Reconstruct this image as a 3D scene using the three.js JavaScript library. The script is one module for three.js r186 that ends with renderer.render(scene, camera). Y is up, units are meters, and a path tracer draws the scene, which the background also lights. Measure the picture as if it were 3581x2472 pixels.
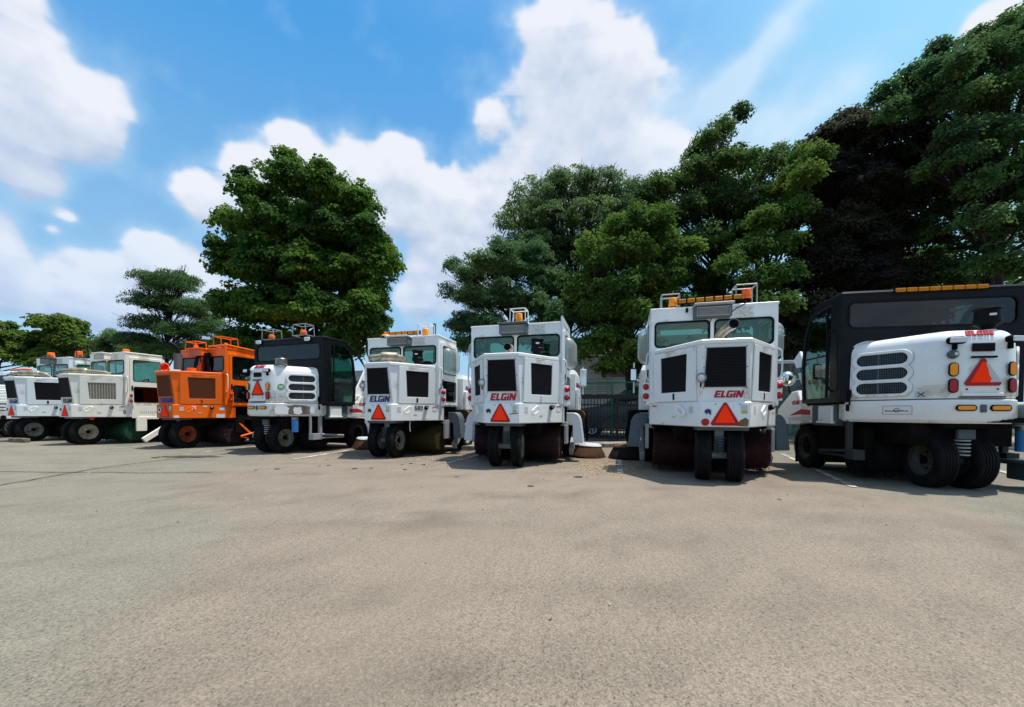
import * as THREE from 'three';
import { RoundedBoxGeometry } from 'three/addons/geometries/RoundedBoxGeometry.js';
import { mergeGeometries, toCreasedNormals } from 'three/addons/utils/BufferGeometryUtils.js';

// ---------- camera, sky, sun, exposure ----------
const scene = new THREE.Scene();
const camera = new THREE.PerspectiveCamera(82.9, 1024 / 707, 0.05, 900);
camera.position.set(0, 1.067, 0);
camera.rotation.set(-0.0177, 0, 0.0045);
camera.setViewOffset(1024, 707, 0, -65.7, 1024, 707);
const renderer = new THREE.WebGLRenderer({ antialias: true });
renderer.setSize(1024, 707);
renderer.toneMapping = THREE.LinearToneMapping;
renderer.toneMappingExposure = 1.65;
renderer.shadowMap.enabled = true;

const SUN = new THREE.Vector3(0.27, 1, -0.03).normalize();
const sun = new THREE.DirectionalLight(new THREE.Color(1, 0.95, 0.86), 3.6);
sun.position.copy(SUN).multiplyScalar(60);
sun.castShadow = true;
sun.shadow.radius = 1.6;
sun.shadow.mapSize.set(4096, 4096);
Object.assign(sun.shadow.camera, { left: -45, right: 45, top: 45, bottom: -45, near: 1, far: 140 });
scene.add(sun, sun.target);

// seeded random numbers and gradient noise
function rng(seed) { let s = seed | 0; return () => { s = (s + 0x6d2b79f5) | 0; let t = Math.imul(s ^ (s >>> 15), 1 | s); t = (t + Math.imul(t ^ (t >>> 7), 61 | t)) ^ t; return ((t ^ (t >>> 14)) >>> 0) / 4294967296; }; }
const PERM = new Uint8Array(512), GR = new Float32Array(256 * 3);
{ const r = rng(7), p = [...Array(256).keys()]; for (let i = 255; i > 0; i--) { const j = Math.floor(r() * (i + 1)); [p[i], p[j]] = [p[j], p[i]]; }
  for (let i = 0; i < 512; i++) PERM[i] = p[i & 255];
  for (let i = 0; i < 256; i++) { const z = r() * 2 - 1, a = r() * 6.2832, q = Math.sqrt(1 - z * z); GR.set([q * Math.cos(a), q * Math.sin(a), z], i * 3); } }
function noise(x, y, z) {   // about -1 .. 1
  const X = Math.floor(x), Y = Math.floor(y), Z = Math.floor(z); x -= X; y -= Y; z -= Z;
  const u = x * x * x * (x * (x * 6 - 15) + 10), v = y * y * y * (y * (y * 6 - 15) + 10), w = z * z * z * (z * (z * 6 - 15) + 10);
  const g = (i, j, k) => { const h = PERM[PERM[PERM[(X + i) & 255] + ((Y + j) & 255)] + ((Z + k) & 255)] * 3; return GR[h] * (x - i) + GR[h + 1] * (y - j) + GR[h + 2] * (z - k); };
  const l = (a, b, t) => a + (b - a) * t;
  return 1.5 * l(l(l(g(0, 0, 0), g(1, 0, 0), u), l(g(0, 1, 0), g(1, 1, 0), u), v), l(l(g(0, 0, 1), g(1, 0, 1), u), l(g(0, 1, 1), g(1, 1, 1), u), v), w);
}
function fbm(x, y, z, n) { let a = 0.5, s = 0; for (let i = 0; i < n; i++) { s += a * noise(x, y, z); x = x * 2.03 + 7.1; y = y * 2.03 + 3.3; z = z * 2.03 + 1.7; a *= 0.5; } return s; }
const smooth = (a, b, x) => { const t = Math.min(1, Math.max(0, (x - a) / (b - a))); return t * t * (3 - 2 * t); };
const mix = (a, b, t) => a + (b - a) * t;

// the sky: summer cumulus over blue, [azimuth, elevation, half width, half height] in degrees per billow
const BILLOWS = [
  [-50.6, 32.3, 3.0, 3.4], [-49.9, 27.8, 3.9, 3.8], [-46.0, 28.3, 3.3, 3.0], [-49.2, 23.5, 4.3, 3.4], [-46.3, 25.7, 3.3, 2.8], [-50.3, 19.9, 2.8, 2.1], [-51.6, 14.4, 1.5, 2.9], [-56, 23.4, 4.2, 7.6], [-62, 20, 5, 6],
  [7.4, 44.5, 8.0, 4], [9.2, 39.4, 10.3, 4.7], [16.3, 39.7, 4.0, 2.8], [8.6, 34.8, 11.5, 5.0], [4.8, 31.1, 11.1, 3.6], [15.2, 32.5, 6.4, 3.4], [-3.3, 35.9, 2.5, 2.0], [16, 28, 12, 3.5], [6, 26, 12, 4],
  [-28.9, 30.8, 2.4, 2.0], [-33.2, 26.6, 4.0, 2.9], [-26.5, 28.6, 8.6, 3.9], [-17.9, 29.6, 6.3, 3.6], [-15.6, 32.1, 2.9, 1.7], [-9.6, 27.6, 9.1, 3.4], [-15.7, 24.6, 15.0, 3.0], [-38.2, 23.2, 2.3, 2.5], [-36.6, 21.9, 3.7, 2.2],
  [-42.0, 17.1, 2.5, 2.1], [-46.2, 13.5, 3.0, 2.9], [-39.8, 15.8, 3.4, 2.7], [-43.4, 11.6, 6.1, 3.5], [-47.7, 11.6, 1.7, 2.0], [-37, 13, 5, 3], [-34, 22, 4.5, 3.2], [-30, 21, 5, 3], [-40, 9, 8, 4], [-22, 22, 6, 3], [20, 31, 5, 2.6], [-52, 10, 4, 3.5],
  [-12.4, 19.7, 3.4, 3.8], [-13.4, 15.2, 4.2, 4.0], [-8.1, 21.5, 3.1, 2.2], [-6.0, 20.0, 3.8, 3.3], [-4, 15, 8, 5],
  [49.2, 32.1, 2.1, 2.0], [51.2, 29.8, 2.0, 2.3], [55, 33, 4, 4], [43.9, 30.5, 1.3, 1.0], [-47.9, 17.8, 1.0, 0.7], [-48.8, 16.4, 0.6, 0.5], [24, 28, 6, 3], [38, 27, 6, 2.6]];
const WISPS = [[30.5, 36.3, 5.1, 1.6], [28.1, 35.2, 2.9, 1.5], [37.4, 30.9, 5, 1.6], [32.8, 30.9, 5, 2.2], [23.0, 34.1, 5, 2.2], [25.7, 30.7, 7, 3], [20, 36, 4, 2], [34, 39, 4, 1.2]];
function skyColour(dx, dy, dz, out) {
  const el = Math.asin(dy) * 57.2958, az = Math.atan2(dx, -dz) * 57.2958;
  const h = Math.max(0, el);
  // clear air: deep blue high up, pale and hazy near the horizon, paler on the right where the haze is thicker
  const t = Math.pow(Math.min(1, h / 42), 0.75), side = smooth(5, 50, az) * (1 - smooth(80, 140, az));
  let r = mix(0.46, 0.045, t), g = mix(0.70, 0.30, t), b = mix(0.86, 0.70, t);
  r = mix(r, r * 0.7 + 0.20, side * 0.8); g = mix(g, g * 0.6 + 0.43, side * 0.8); b = mix(b, 0.90, side * 0.8);
  const c = dx * SUN.x + dy * SUN.y + dz * SUN.z, glow = Math.pow(Math.max(0, c), 24) * 1.2 + Math.pow(Math.max(0, c), 5) * 0.45;
  r += glow; g += glow * 0.97; b += glow * 0.9;
  // clouds: billows with frayed edges, lit from above
  const inside = 1 - smooth(56, 75, Math.abs(az));
  const dens = (e2) => {
    const ce = Math.cos(e2 / 57.2958), k = ce / Math.max(0.05, Math.cos(el / 57.2958)), X = dx * k, Y = Math.sin(e2 / 57.2958), Z = dz * k;
    const n = fbm(X * 5 + 3, Y * 6.5, Z * 5, 4), n2 = fbm(X * 15 + 9, Y * 18, Z * 15, 6);
    let d = -1.2;
    if (inside > 0 && e2 < 60) { let sum = 0; for (const [a0, e0, ra, re] of BILLOWS) { const p = (az - a0) / ra, q = (e2 - e0) / re, v = p * p + q * q; if (v < 6) sum += Math.exp(-v * 1.25) * (q > -0.3 ? 1 : 0.8); } d = Math.min(sum, 1.3) - 0.55; }
    if (inside < 1 || e2 > 44) { const far = fbm(X * 2.2 / (Y + 0.35) + 20, 4.2, Z * 2.2 / (Y + 0.35), 5) * 1.5 - 0.06; d = mix(far, d, inside * (1 - smooth(46, 60, e2))); }
    return d + n * 0.45 + n2 * 0.62;
  };
  const d = el > -2 ? dens(el) : -1; let a = smooth(-0.04, 0.30, d) * smooth(-1, 7, el);
  const veil = smooth(-0.5, 0.25, d) * 0.34 * smooth(-1, 7, el); r = mix(r, 0.56, veil); g = mix(g, 0.76, veil); b = mix(b, 0.92, veil);
  if (a > 0.002) {
    const up = dens(el + 1.3), up2 = dens(el + 4), lit = Math.min(1, Math.max(0, 0.56 + (d - up) * 0.52 + (d - up2) * 0.40 - smooth(0.4, 1.4, d) * 0.06));
    const low = smooth(6, 24, h), cr = mix(0.38, 0.80, lit) * mix(0.86, 1, low), cg = mix(0.50, 0.83, lit) * mix(0.92, 1, low), cb = mix(0.70, 0.90, lit);
    a *= mix(0.80, 0.97, low);
    r = mix(r, cr, a); g = mix(g, cg, a); b = mix(b, cb, a);
  }
  const n2 = fbm(dx * 16 + 9, dy * 20, dz * 16, 5);
  let w = 0;
  if (inside > 0) for (const [a0, e0, ra, re] of WISPS) { const p = (az - a0) / ra, q = (el - e0 - (az - a0) * 0.35) / re, v = p * p + q * q; if (v < 6) w += Math.exp(-v) * 0.6; }
  w = 0.7 * Math.min(0.8, Math.max(0, w + n2 * 0.5 * Math.min(1, w * 3)));
  r = mix(r, 0.76, w); g = mix(g, 0.86, w); b = mix(b, 0.95, w);
  if (el < 0) { const k = smooth(0, 6, -el); r = mix(r, 0.22, k); g = mix(g, 0.21, k); b = mix(b, 0.19, k); }
  const K = 1 / 1.53; out[0] = r * K; out[1] = g * K; out[2] = b * K;
}
{
  const W = 2560, H = 1280, data = new Float32Array(W * H * 4), o = [0, 0, 0];
  for (let y = 0; y < H; y++) for (let x = 0; x < W; x++) {
    const th = ((y + 0.5) / H - 0.5) * Math.PI, ph = ((x + 0.5) / W - 0.5) * 2 * Math.PI, i = (y * W + x) * 4;
    if (th < -0.2) { data[i] = 0.17; data[i + 1] = 0.165; data[i + 2] = 0.15; data[i + 3] = 1; continue; }
    skyColour(Math.cos(ph) * Math.cos(th), Math.sin(th), Math.sin(ph) * Math.cos(th), o);
    data[i] = o[0]; data[i + 1] = o[1]; data[i + 2] = o[2]; data[i + 3] = 1;
  }
  const sky = new THREE.DataTexture(data, W, H, THREE.RGBAFormat, THREE.FloatType);
  sky.mapping = THREE.EquirectangularReflectionMapping; sky.magFilter = THREE.LinearFilter; sky.minFilter = THREE.LinearFilter; sky.needsUpdate = true;
  scene.background = sky; scene.environment = sky;
}

// ---------- helpers ----------
const V3 = (x, y, z) => new THREE.Vector3(x, y, z);
const used = new Map();
function numbered(name) { const n = used.get(name) || 0; used.set(name, n + 1); return n ? name + '_' + String(n).padStart(3, '0') : name; }
function boxUV(g) {   // uv in metres, by the way each face points
  const p = g.attributes.position, n = g.attributes.normal, uv = new Float32Array(p.count * 2);
  for (let i = 0; i < p.count; i++) {
    const ax = Math.abs(n.getX(i)), ay = Math.abs(n.getY(i)), az = Math.abs(n.getZ(i)), x = p.getX(i), y = p.getY(i), z = p.getZ(i);
    const [u, v] = ax > ay && ax > az ? [z, y] : ay > az ? [x, z] : [x, y];
    uv[2 * i] = u; uv[2 * i + 1] = v;
  }
  g.setAttribute('uv', new THREE.BufferAttribute(uv, 2)); return g;
}
function fin(g) { if (g.index) g = g.toNonIndexed(); if (!g.attributes.normal) g.computeVertexNormals(); for (const k of Object.keys(g.attributes)) if (!['position', 'normal', 'uv'].includes(k)) g.deleteAttribute(k); return boxUV(g); }
const M4 = new THREE.Matrix4();
function at(g, x = 0, y = 0, z = 0, rx = 0, ry = 0, rz = 0) { return g.applyMatrix4(M4.compose(V3(x, y, z), new THREE.Quaternion().setFromEuler(new THREE.Euler(rx, ry, rz, 'YXZ')), V3(1, 1, 1))); }
const box = (w, h, d, r = 0.012) => fin(new RoundedBoxGeometry(w, h, d, 1, Math.min(r, w * 0.45, h * 0.45, d * 0.45)));
// a box spanning x0..x1, heights y0..y1 and forward distances d0..d1
const span = (x0, x1, y0, y1, d0, d1, r) => at(box(x1 - x0, y1 - y0, d1 - d0, r), (x0 + x1) / 2, (y0 + y1) / 2, -(d0 + d1) / 2);
function cyl(r0, r1, len, seg = 16) { return fin(new THREE.CylinderGeometry(r1, r0, len, seg)); }
const ball = (r, seg = 12) => fin(new THREE.SphereGeometry(r, seg, Math.ceil(seg / 2) + 2));
function bar(a, b, r, seg = 8) { const d = b.clone().sub(a), g = fin(new THREE.CylinderGeometry(r, r, d.length(), seg)); return g.applyMatrix4(new THREE.Matrix4().compose(a.clone().add(b).multiplyScalar(0.5), new THREE.Quaternion().setFromUnitVectors(V3(0, 1, 0), d.normalize()), V3(1, 1, 1))); }
function tube(pts, r, seg = 24, rad = 8) { return fin(new THREE.TubeGeometry(new THREE.CatmullRomCurve3(pts.map((p) => p.isVector3 ? p : V3(...p)), false, 'centripetal'), seg, r, rad)); }
function poly(pts) { const s = new THREE.Shape(); pts.forEach(([x, y], i) => i ? s.lineTo(x, y) : s.moveTo(x, y)); s.closePath(); return s; }
function rrect(x0, y0, x1, y1, r, C = THREE.Shape) {
  const s = new C(); r = Math.min(r, (x1 - x0) / 2 - 1e-4, (y1 - y0) / 2 - 1e-4);
  s.moveTo(x0 + r, y0); s.lineTo(x1 - r, y0); s.absarc(x1 - r, y0 + r, r, -Math.PI / 2, 0); s.lineTo(x1, y1 - r); s.absarc(x1 - r, y1 - r, r, 0, Math.PI / 2);
  s.lineTo(x0 + r, y1); s.absarc(x0 + r, y1 - r, r, Math.PI / 2, Math.PI); s.lineTo(x0, y0 + r); s.absarc(x0 + r, y0 + r, r, Math.PI, Math.PI * 1.5); return s;
}
function plate(shape, th, bev = 0.004, seg = 6) {
  const b = Math.min(bev, th / 2.2);
  return fin(new THREE.ExtrudeGeometry(shape, { depth: th - 2 * b, bevelEnabled: b > 0, bevelSize: b, bevelThickness: b, bevelOffset: -b, bevelSegments: 1, curveSegments: seg }).translate(0, 0, b));
}
// a plane on the vehicle: o = corner point, u to the right as seen from outside, v up along the panel, w outwards
function onto(o, u, v) { u = u.clone().normalize(); const w = u.clone().cross(v).normalize(), vv = w.clone().cross(u); const m = new THREE.Matrix4().makeBasis(u, vv, w).setPosition(o); return (g, lift = 0) => g.translate(0, 0, lift).applyMatrix4(m); }
// rings of [x, height, forward] joined into a closed skin
function loft(rings, angle = 0.6) {
  const pos = [], n = rings[0].length, P = rings.map((r) => r.map(([x, h, d]) => [x, h, -d]));
  const tri = (a, b, c) => pos.push(...a, ...b, ...c);
  for (let k = 0; k + 1 < P.length; k++) for (let i = 0; i < n; i++) { const j = (i + 1) % n; tri(P[k][i], P[k][j], P[k + 1][j]); tri(P[k][i], P[k + 1][j], P[k + 1][i]); }
  const flat = (r) => r.map((p) => new THREE.Vector2(p[0], -p[2]));
  for (const [r, up] of [[P[0], 0], [P[P.length - 1], 1]]) for (const [a, b, c] of THREE.ShapeUtils.triangulateShape(flat(r), [])) up ? tri(r[a], r[b], r[c]) : tri(r[a], r[c], r[b]);
  const g = new THREE.BufferGeometry(); g.setAttribute('position', new THREE.Float32BufferAttribute(pos, 3)); g.computeVertexNormals();
  return boxUV(toCreasedNormals(g, angle));
}
const area2 = (p) => p.reduce((s, a, i) => { const b = p[(i + 1) % p.length]; return s + a[0] * b[1] - b[0] * a[1]; }, 0);
function inset(p, k) {   // plan polygon (counter-clockwise) moved inwards by k
  const s = Math.sign(area2(p));
  return p.map((b, i) => { const a = p[(i + p.length - 1) % p.length], c = p[(i + 1) % p.length];
    const n1 = [-(b[1] - a[1]), b[0] - a[0]], n2 = [-(c[1] - b[1]), c[0] - b[0]], l1 = Math.hypot(...n1), l2 = Math.hypot(...n2);
    const nx = s * (n1[0] / l1 + n2[0] / l2), ny = s * (n1[1] / l1 + n2[1] / l2), q = nx * nx + ny * ny, f = 2 * k / Math.max(q, 0.6); return [b[0] + nx * f, b[1] + ny * f]; });
}
function roundPlan(p, r, n = 4) {
  const out = [];
  p.forEach((b, i) => { const a = p[(i + p.length - 1) % p.length], c = p[(i + 1) % p.length], R = Array.isArray(r) ? r[i] : r;
    if (!R) { out.push(b); return; }
    const la = Math.hypot(a[0] - b[0], a[1] - b[1]), lc = Math.hypot(c[0] - b[0], c[1] - b[1]), ka = Math.min(R / la, 0.45), kc = Math.min(R / lc, 0.45);
    const s = [mix(b[0], a[0], ka), mix(b[1], a[1], ka)], e = [mix(b[0], c[0], kc), mix(b[1], c[1], kc)];
    for (let k = 0; k <= n; k++) { const t = k / n, q = 1 - t; out.push([q * q * s[0] + 2 * q * t * b[0] + t * t * e[0], q * q * s[1] + 2 * q * t * b[1] + t * t * e[1]]); } });
  return out;
}
const ring = (p, h) => p.map(([x, d]) => [x, h, d]);
// a solid block over a plan polygon with softened edges
const block = (p, h0, h1, b = 0.012, top = p, angle = 0.6) => loft([ring(inset(p, b), h0), ring(p, h0 + b), ring(top, h1 - b), ring(inset(top, b), h1)], angle);
function mk(name, geos, mat, parent, label) {
  geos = (Array.isArray(geos) ? geos : [geos]);
  const m = new THREE.Mesh(geos.length > 1 ? mergeGeometries(geos) : geos[0], mat);
  m.name = name; m.castShadow = m.receiveShadow = true; if (label) m.userData.label = label; parent.add(m); return m;
}
function thing(name, label, category, x, d, yaw = 0, group, y = 0) {
  const o = new THREE.Group(); o.name = numbered(name); o.position.set(x, y, -d); o.rotation.y = -yaw; o.userData = { label, category }; if (group) o.userData.group = group; scene.add(o); return o;
}
function struct(name, geos, mat) { const m = mk(name, geos, mat, scene); m.userData.kind = 'structure'; return m; }

// ---------- materials ----------
function dataTex(w, h, f, srgb = true, repeatPerMetre = 1) {
  const d = new Uint8Array(w * h * 4), c = [0, 0, 0];
  for (let y = 0; y < h; y++) for (let x = 0; x < w; x++) { f(x / w, y / h, c, x, y); const i = (y * w + x) * 4; d[i] = Math.min(255, Math.max(0, c[0] * 255)); d[i + 1] = Math.min(255, Math.max(0, c[1] * 255)); d[i + 2] = Math.min(255, Math.max(0, c[2] * 255)); d[i + 3] = 255; }
  const t = new THREE.DataTexture(d, w, h); t.wrapS = t.wrapT = THREE.RepeatWrapping; t.magFilter = THREE.LinearFilter; t.minFilter = THREE.LinearMipmapLinearFilter; t.generateMipmaps = true;
  if (srgb) t.colorSpace = THREE.SRGBColorSpace; t.repeat.set(repeatPerMetre, repeatPerMetre); t.needsUpdate = true; return t;
}
// periodic noise on a tile: two circles in 3-space would stretch, so blend two shifted copies instead
function tileNoise(u, v, f, n, s = 0) { const a = (x, y) => fbm(x * f + s, y * f + s * 0.7, s * 1.3 + 0.5, n), wx = smooth(0.75, 1, u), wy = smooth(0.75, 1, v); if (!wx && !wy) return a(u, v); if (!wy) return mix(a(u, v), a(u - 1, v), wx); if (!wx) return mix(a(u, v), a(u, v - 1), wy); return mix(mix(a(u, v), a(u - 1, v), wx), mix(a(u, v - 1), a(u - 1, v - 1), wx), wy); }
const dirtTex = dataTex(512, 512, (u, v, c) => {
  const a = tileNoise(u, v, 5, 5, 3), b = tileNoise(u, v, 40, 3, 11), st = tileNoise(u, v * 0.5, 30, 2, 21);
  let k = 0.985 + b * 0.03; const s = smooth(0.16, 0.34, a) * (0.5 + 0.5 * smooth(-0.1, 0.2, b)) * 0.20; k -= s; const spk = smooth(0.42, 0.52, b + a * 0.3) * 0.18; k -= spk;
  c[0] = k; c[1] = k - s * 0.12 - spk * 0.08; c[2] = k - s * 0.32 - spk * 0.2;
}, true, 0.55);
const grimeTex = dataTex(256, 256, (u, v, c) => { const a = tileNoise(u, v, 6, 5, 31), b = tileNoise(u, v, 34, 3, 37), k = 0.75 + a * 0.5 + b * 0.25; c[0] = k; c[1] = k * 0.98; c[2] = k * 0.95; }, true, 0.8);
const paint = (r, g, b, o = {}) => new THREE.MeshPhysicalMaterial({ color: new THREE.Color().setRGB(r, g, b), map: dirtTex, roughness: 0.42, clearcoat: 0.35, clearcoatRoughness: 0.25, ...o });
const plain = (r, g, b, rough = 0.6, o = {}) => new THREE.MeshPhysicalMaterial({ specularIntensity: 0.6, color: new THREE.Color().setRGB(r, g, b), roughness: rough, ...o });
const MAT = {
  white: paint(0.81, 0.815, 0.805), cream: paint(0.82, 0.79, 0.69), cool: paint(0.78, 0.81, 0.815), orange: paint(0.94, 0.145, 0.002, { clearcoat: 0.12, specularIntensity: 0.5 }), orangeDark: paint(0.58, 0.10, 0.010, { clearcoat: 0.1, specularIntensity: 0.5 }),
  black: plain(0.005, 0.005, 0.006, 0.6, { specularIntensity: 0.25 }), cabBlack: paint(0.0085, 0.0095, 0.0125, { map: null, roughness: 0.3, clearcoat: 0, specularIntensity: 0.22 }), rubber: plain(0.016, 0.016, 0.017, 0.9, { map: grimeTex, specularIntensity: 0.3 }), chassis: plain(0.009, 0.0085, 0.008, 0.9, { map: grimeTex, specularIntensity: 0.2 }),
  grille: plain(0.016, 0.017, 0.022, 0.6, { specularIntensity: 0.3 }), slate: paint(0.075, 0.10, 0.115, { clearcoat: 0.0, roughness: 0.7 }), grey: paint(0.30, 0.31, 0.31, { clearcoat: 0.1 }), paleGrey: paint(0.62, 0.66, 0.70), rim: plain(0.34, 0.34, 0.31, 0.6, { map: grimeTex }), creamRim: plain(0.62, 0.58, 0.42, 0.55, { map: grimeTex }), darkRim: plain(0.09, 0.09, 0.088, 0.6, { map: grimeTex }), orangeRim: plain(0.42, 0.085, 0.02, 0.6, { map: grimeTex }),
  chrome: plain(0.75, 0.75, 0.74, 0.16, { metalness: 1 }), steel: plain(0.5, 0.49, 0.46, 0.4, { metalness: 0.9, map: grimeTex }), muffler: plain(0.55, 0.49, 0.38, 0.45, { metalness: 0.35, map: grimeTex }), rust: plain(0.16, 0.07, 0.035, 0.85, { map: grimeTex }),
  smv: new THREE.MeshPhysicalMaterial({ specularIntensity: 0, color: new THREE.Color().setRGB(1.25, 0.055, 0.012), roughness: 1 }), smvEdge: plain(0.36, 0.008, 0.016, 0.35), red: new THREE.MeshPhysicalMaterial({ color: new THREE.Color().setRGB(0.36, 0.008, 0.016), roughness: 0.35, specularIntensity: 0.6, clearcoat: 0.25, clearcoatRoughness: 0.1 }), amber: new THREE.MeshPhysicalMaterial({ color: new THREE.Color().setRGB(0.92, 0.29, 0.008), roughness: 0.35, specularIntensity: 0.5, clearcoat: 0.25, clearcoatRoughness: 0.1 }), amberRed: new THREE.MeshPhysicalMaterial({ color: new THREE.Color().setRGB(0.88, 0.13, 0.008), roughness: 0.35, specularIntensity: 0.5, clearcoat: 0.25, clearcoatRoughness: 0.1 }), lens: new THREE.MeshPhysicalMaterial({ color: new THREE.Color().setRGB(0.6, 0.62, 0.64), roughness: 0.12, clearcoat: 1 }),
  redInk: plain(0.40, 0.012, 0.03, 0.5), blueInk: plain(0.035, 0.03, 0.16, 0.5), darkInk: plain(0.03, 0.03, 0.035, 0.5), purpleInk: plain(0.17, 0.06, 0.22, 0.6), indigoInk: plain(0.03, 0.015, 0.13, 0.6), blue: plain(0.03, 0.16, 0.42, 0.45), label: plain(0.72, 0.73, 0.72, 0.6), labelGrey: plain(0.5, 0.52, 0.52, 0.6), labelRed: plain(0.55, 0.08, 0.05, 0.6), labelYellow: plain(0.5, 0.42, 0.05, 0.6), green: plain(0.03, 0.28, 0.06, 0.5),
  glass: new THREE.MeshPhysicalMaterial({ color: new THREE.Color().setRGB(0.62, 0.76, 0.70), roughness: 0, transmission: 1, thickness: 0, ior: 1.5 }),
  dark: new THREE.MeshPhysicalMaterial({ color: new THREE.Color().setRGB(0.10, 0.12, 0.12), roughness: 0, transmission: 1, thickness: 0, ior: 1.5 }),
  tint: new THREE.MeshPhysicalMaterial({ color: new THREE.Color().setRGB(0.20, 0.22, 0.20), roughness: 0, transmission: 1, thickness: 0, ior: 1.5 }),
  greenGlass: new THREE.MeshPhysicalMaterial({ color: new THREE.Color().setRGB(0.40, 0.58, 0.52), roughness: 0, transmission: 1, thickness: 0, ior: 1.5 }),
  plexi: new THREE.MeshPhysicalMaterial({ color: new THREE.Color().setRGB(0.80, 0.84, 0.84), roughness: 0.34, transmission: 0.86, thickness: 0, ior: 1.45 }),
  seat: plain(0.05, 0.055, 0.06, 0.8), interior: plain(0.30, 0.32, 0.31, 0.8), concrete: plain(0.36, 0.34, 0.29, 0.9, { map: grimeTex }), wood: plain(0.3, 0.27, 0.2, 0.9, { map: grimeTex }),
  bristleBrown: plain(0.070, 0.028, 0.010, 0.8), bristleRed: plain(0.026, 0.003, 0.003, 0.8), bristlePurple: plain(0.018, 0.005, 0.007, 0.8), bristleYellow: plain(0.036, 0.024, 0.004, 0.8), bristleGreen: plain(0.005, 0.042, 0.019, 0.8), bristleBlack: plain(0.008, 0.007, 0.006, 0.9),
  darkFrame: plain(0.030, 0.036, 0.040, 0.7), stain: plain(0.33, 0.29, 0.22, 0.7, { map: grimeTex }), rustPaint: plain(0.30, 0.20, 0.10, 0.8, { map: grimeTex }), orangeGrille: plain(0.20, 0.052, 0.016, 0.7), orangeBack: plain(0.09, 0.03, 0.014, 0.8), meshMetal: plain(0.42, 0.39, 0.31, 0.55),
};

// ---------- parts that all the sweepers share ----------
function wheelParts(parent, name, x, d, R, w, rimMat, side = 1, parity = 1) {   // axle along x; side: which way the dish of the rim looks
  const g = new THREE.Group(); g.name = name; g.position.set(x, R, -d); parent.add(g);
  const h = w / 2, pr = [[R * 0.56, -h * 0.72], [R * 0.60, -h * 0.88], [R * 0.74, -h * 1.0], [R * 0.86, -h * 0.97], [R * 0.95, -h * 0.88], [R * 0.985, -h * 0.78]];
  const n = 5; for (let k = 0; k < n; k++) { const a = -0.72 + k * 1.44 / n, b = a + 1.44 / n; pr.push([R, h * a + 0.001], [R, h * b - 0.012 * (k < n - 1 ? 1 : 0)]); if (k < n - 1) pr.push([R * 0.965, h * b - 0.010], [R * 0.965, h * b - 0.001]); }
  pr.push([R * 0.985, h * 0.78], [R * 0.95, h * 0.88], [R * 0.86, h * 0.97], [R * 0.74, h], [R * 0.60, h * 0.88], [R * 0.56, h * 0.72]);
  const ty = new THREE.LatheGeometry(pr.map(([r, y]) => new THREE.Vector2(r, y)), 40);
  mk('tyre', at(fin(toCreasedNormals(ty.toNonIndexed(), 0.7)), 0, 0, 0, 0, 0, -Math.PI / 2), MAT.rubber, g);
  const rr = R * 0.58, rp = [[0.001, h * 0.34], [R * 0.17, h * 0.34], [R * 0.19, h * 0.10], [R * 0.40, h * 0.02], [R * 0.46, h * 0.30], [rr * 0.97, h * 0.55], [rr, h * 0.84], [rr * 0.94, h * 0.80], [rr * 0.94, -h * 0.7], [rr * 0.5, -h * 0.5], [0.001, -h * 0.5]];
  const rim = new THREE.LatheGeometry(rp.map(([r, y]) => new THREE.Vector2(r, y)), 32);
  const rg = [at(fin(toCreasedNormals(rim.toNonIndexed(), 0.5)), 0, 0, 0, 0, 0, -side * Math.PI / 2)];
  mk('rim', rg, rimMat, g);
  mk('hub', at(cyl(R * 0.15, R * 0.13, h * 0.5, 12), side * h * 0.36, 0, 0, 0, 0, Math.PI / 2), MAT.chassis, g);
  for (let k = 0; k < 6; k++) { const a = k * Math.PI / 3; mk('wheel_nut', at(cyl(R * 0.035, R * 0.03, 0.03, 6), side * (h * 0.1 + 0.005), Math.cos(a) * R * 0.3, Math.sin(a) * R * 0.3, 0, 0, Math.PI / 2), MAT.chassis, g); }
  return g;
}
function elgin(h) {   // slanted block capitals in the plane, centred
  const t = 0.25, out = []; let x = 0;
  const add = (w, ...ps) => { for (const p of ps) out.push(p.map(([a, b]) => [x + a, b])); x += w + 0.09; };
  add(0.74, [[0, 0], [0.74, 0], [0.74, 0.22], [0.28, 0.22], [0.28, 0.39], [0.68, 0.39], [0.68, 0.60], [0.28, 0.60], [0.28, 0.78], [0.74, 0.78], [0.74, 1], [0, 1]]);
  add(0.60, [[0, 0], [0.60, 0], [0.60, 0.24], [0.28, 0.24], [0.28, 1], [0, 1]]);
  add(0.80, [[0, 0.1], [0.1, 0], [0.80, 0], [0.80, 0.54], [0.44, 0.54], [0.44, 0.36], [0.54, 0.36], [0.54, 0.22], [0.27, 0.22], [0.27, 0.78], [0.80, 0.78], [0.80, 1], [0.1, 1], [0, 0.9]]);
  add(0.27, [[0, 0], [0.27, 0], [0.27, 0.70], [0, 0.70]], [[0, 0.79], [0.27, 0.79], [0.27, 1], [0, 1]]);
  add(0.84, [[0, 0], [0.27, 0], [0.27, 0.52], [0.56, 0], [0.84, 0], [0.84, 1], [0.57, 1], [0.57, 0.5], [0.28, 1], [0, 1]]);
  const W = x - 0.09;
  return mergeGeometries(out.map((p) => plate(poly(p.map(([a, b]) => [(a - W / 2 + (b - 0.5) * 0.26) * h, (b - 0.5) * h])), 0.004, 0)));
}
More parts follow.
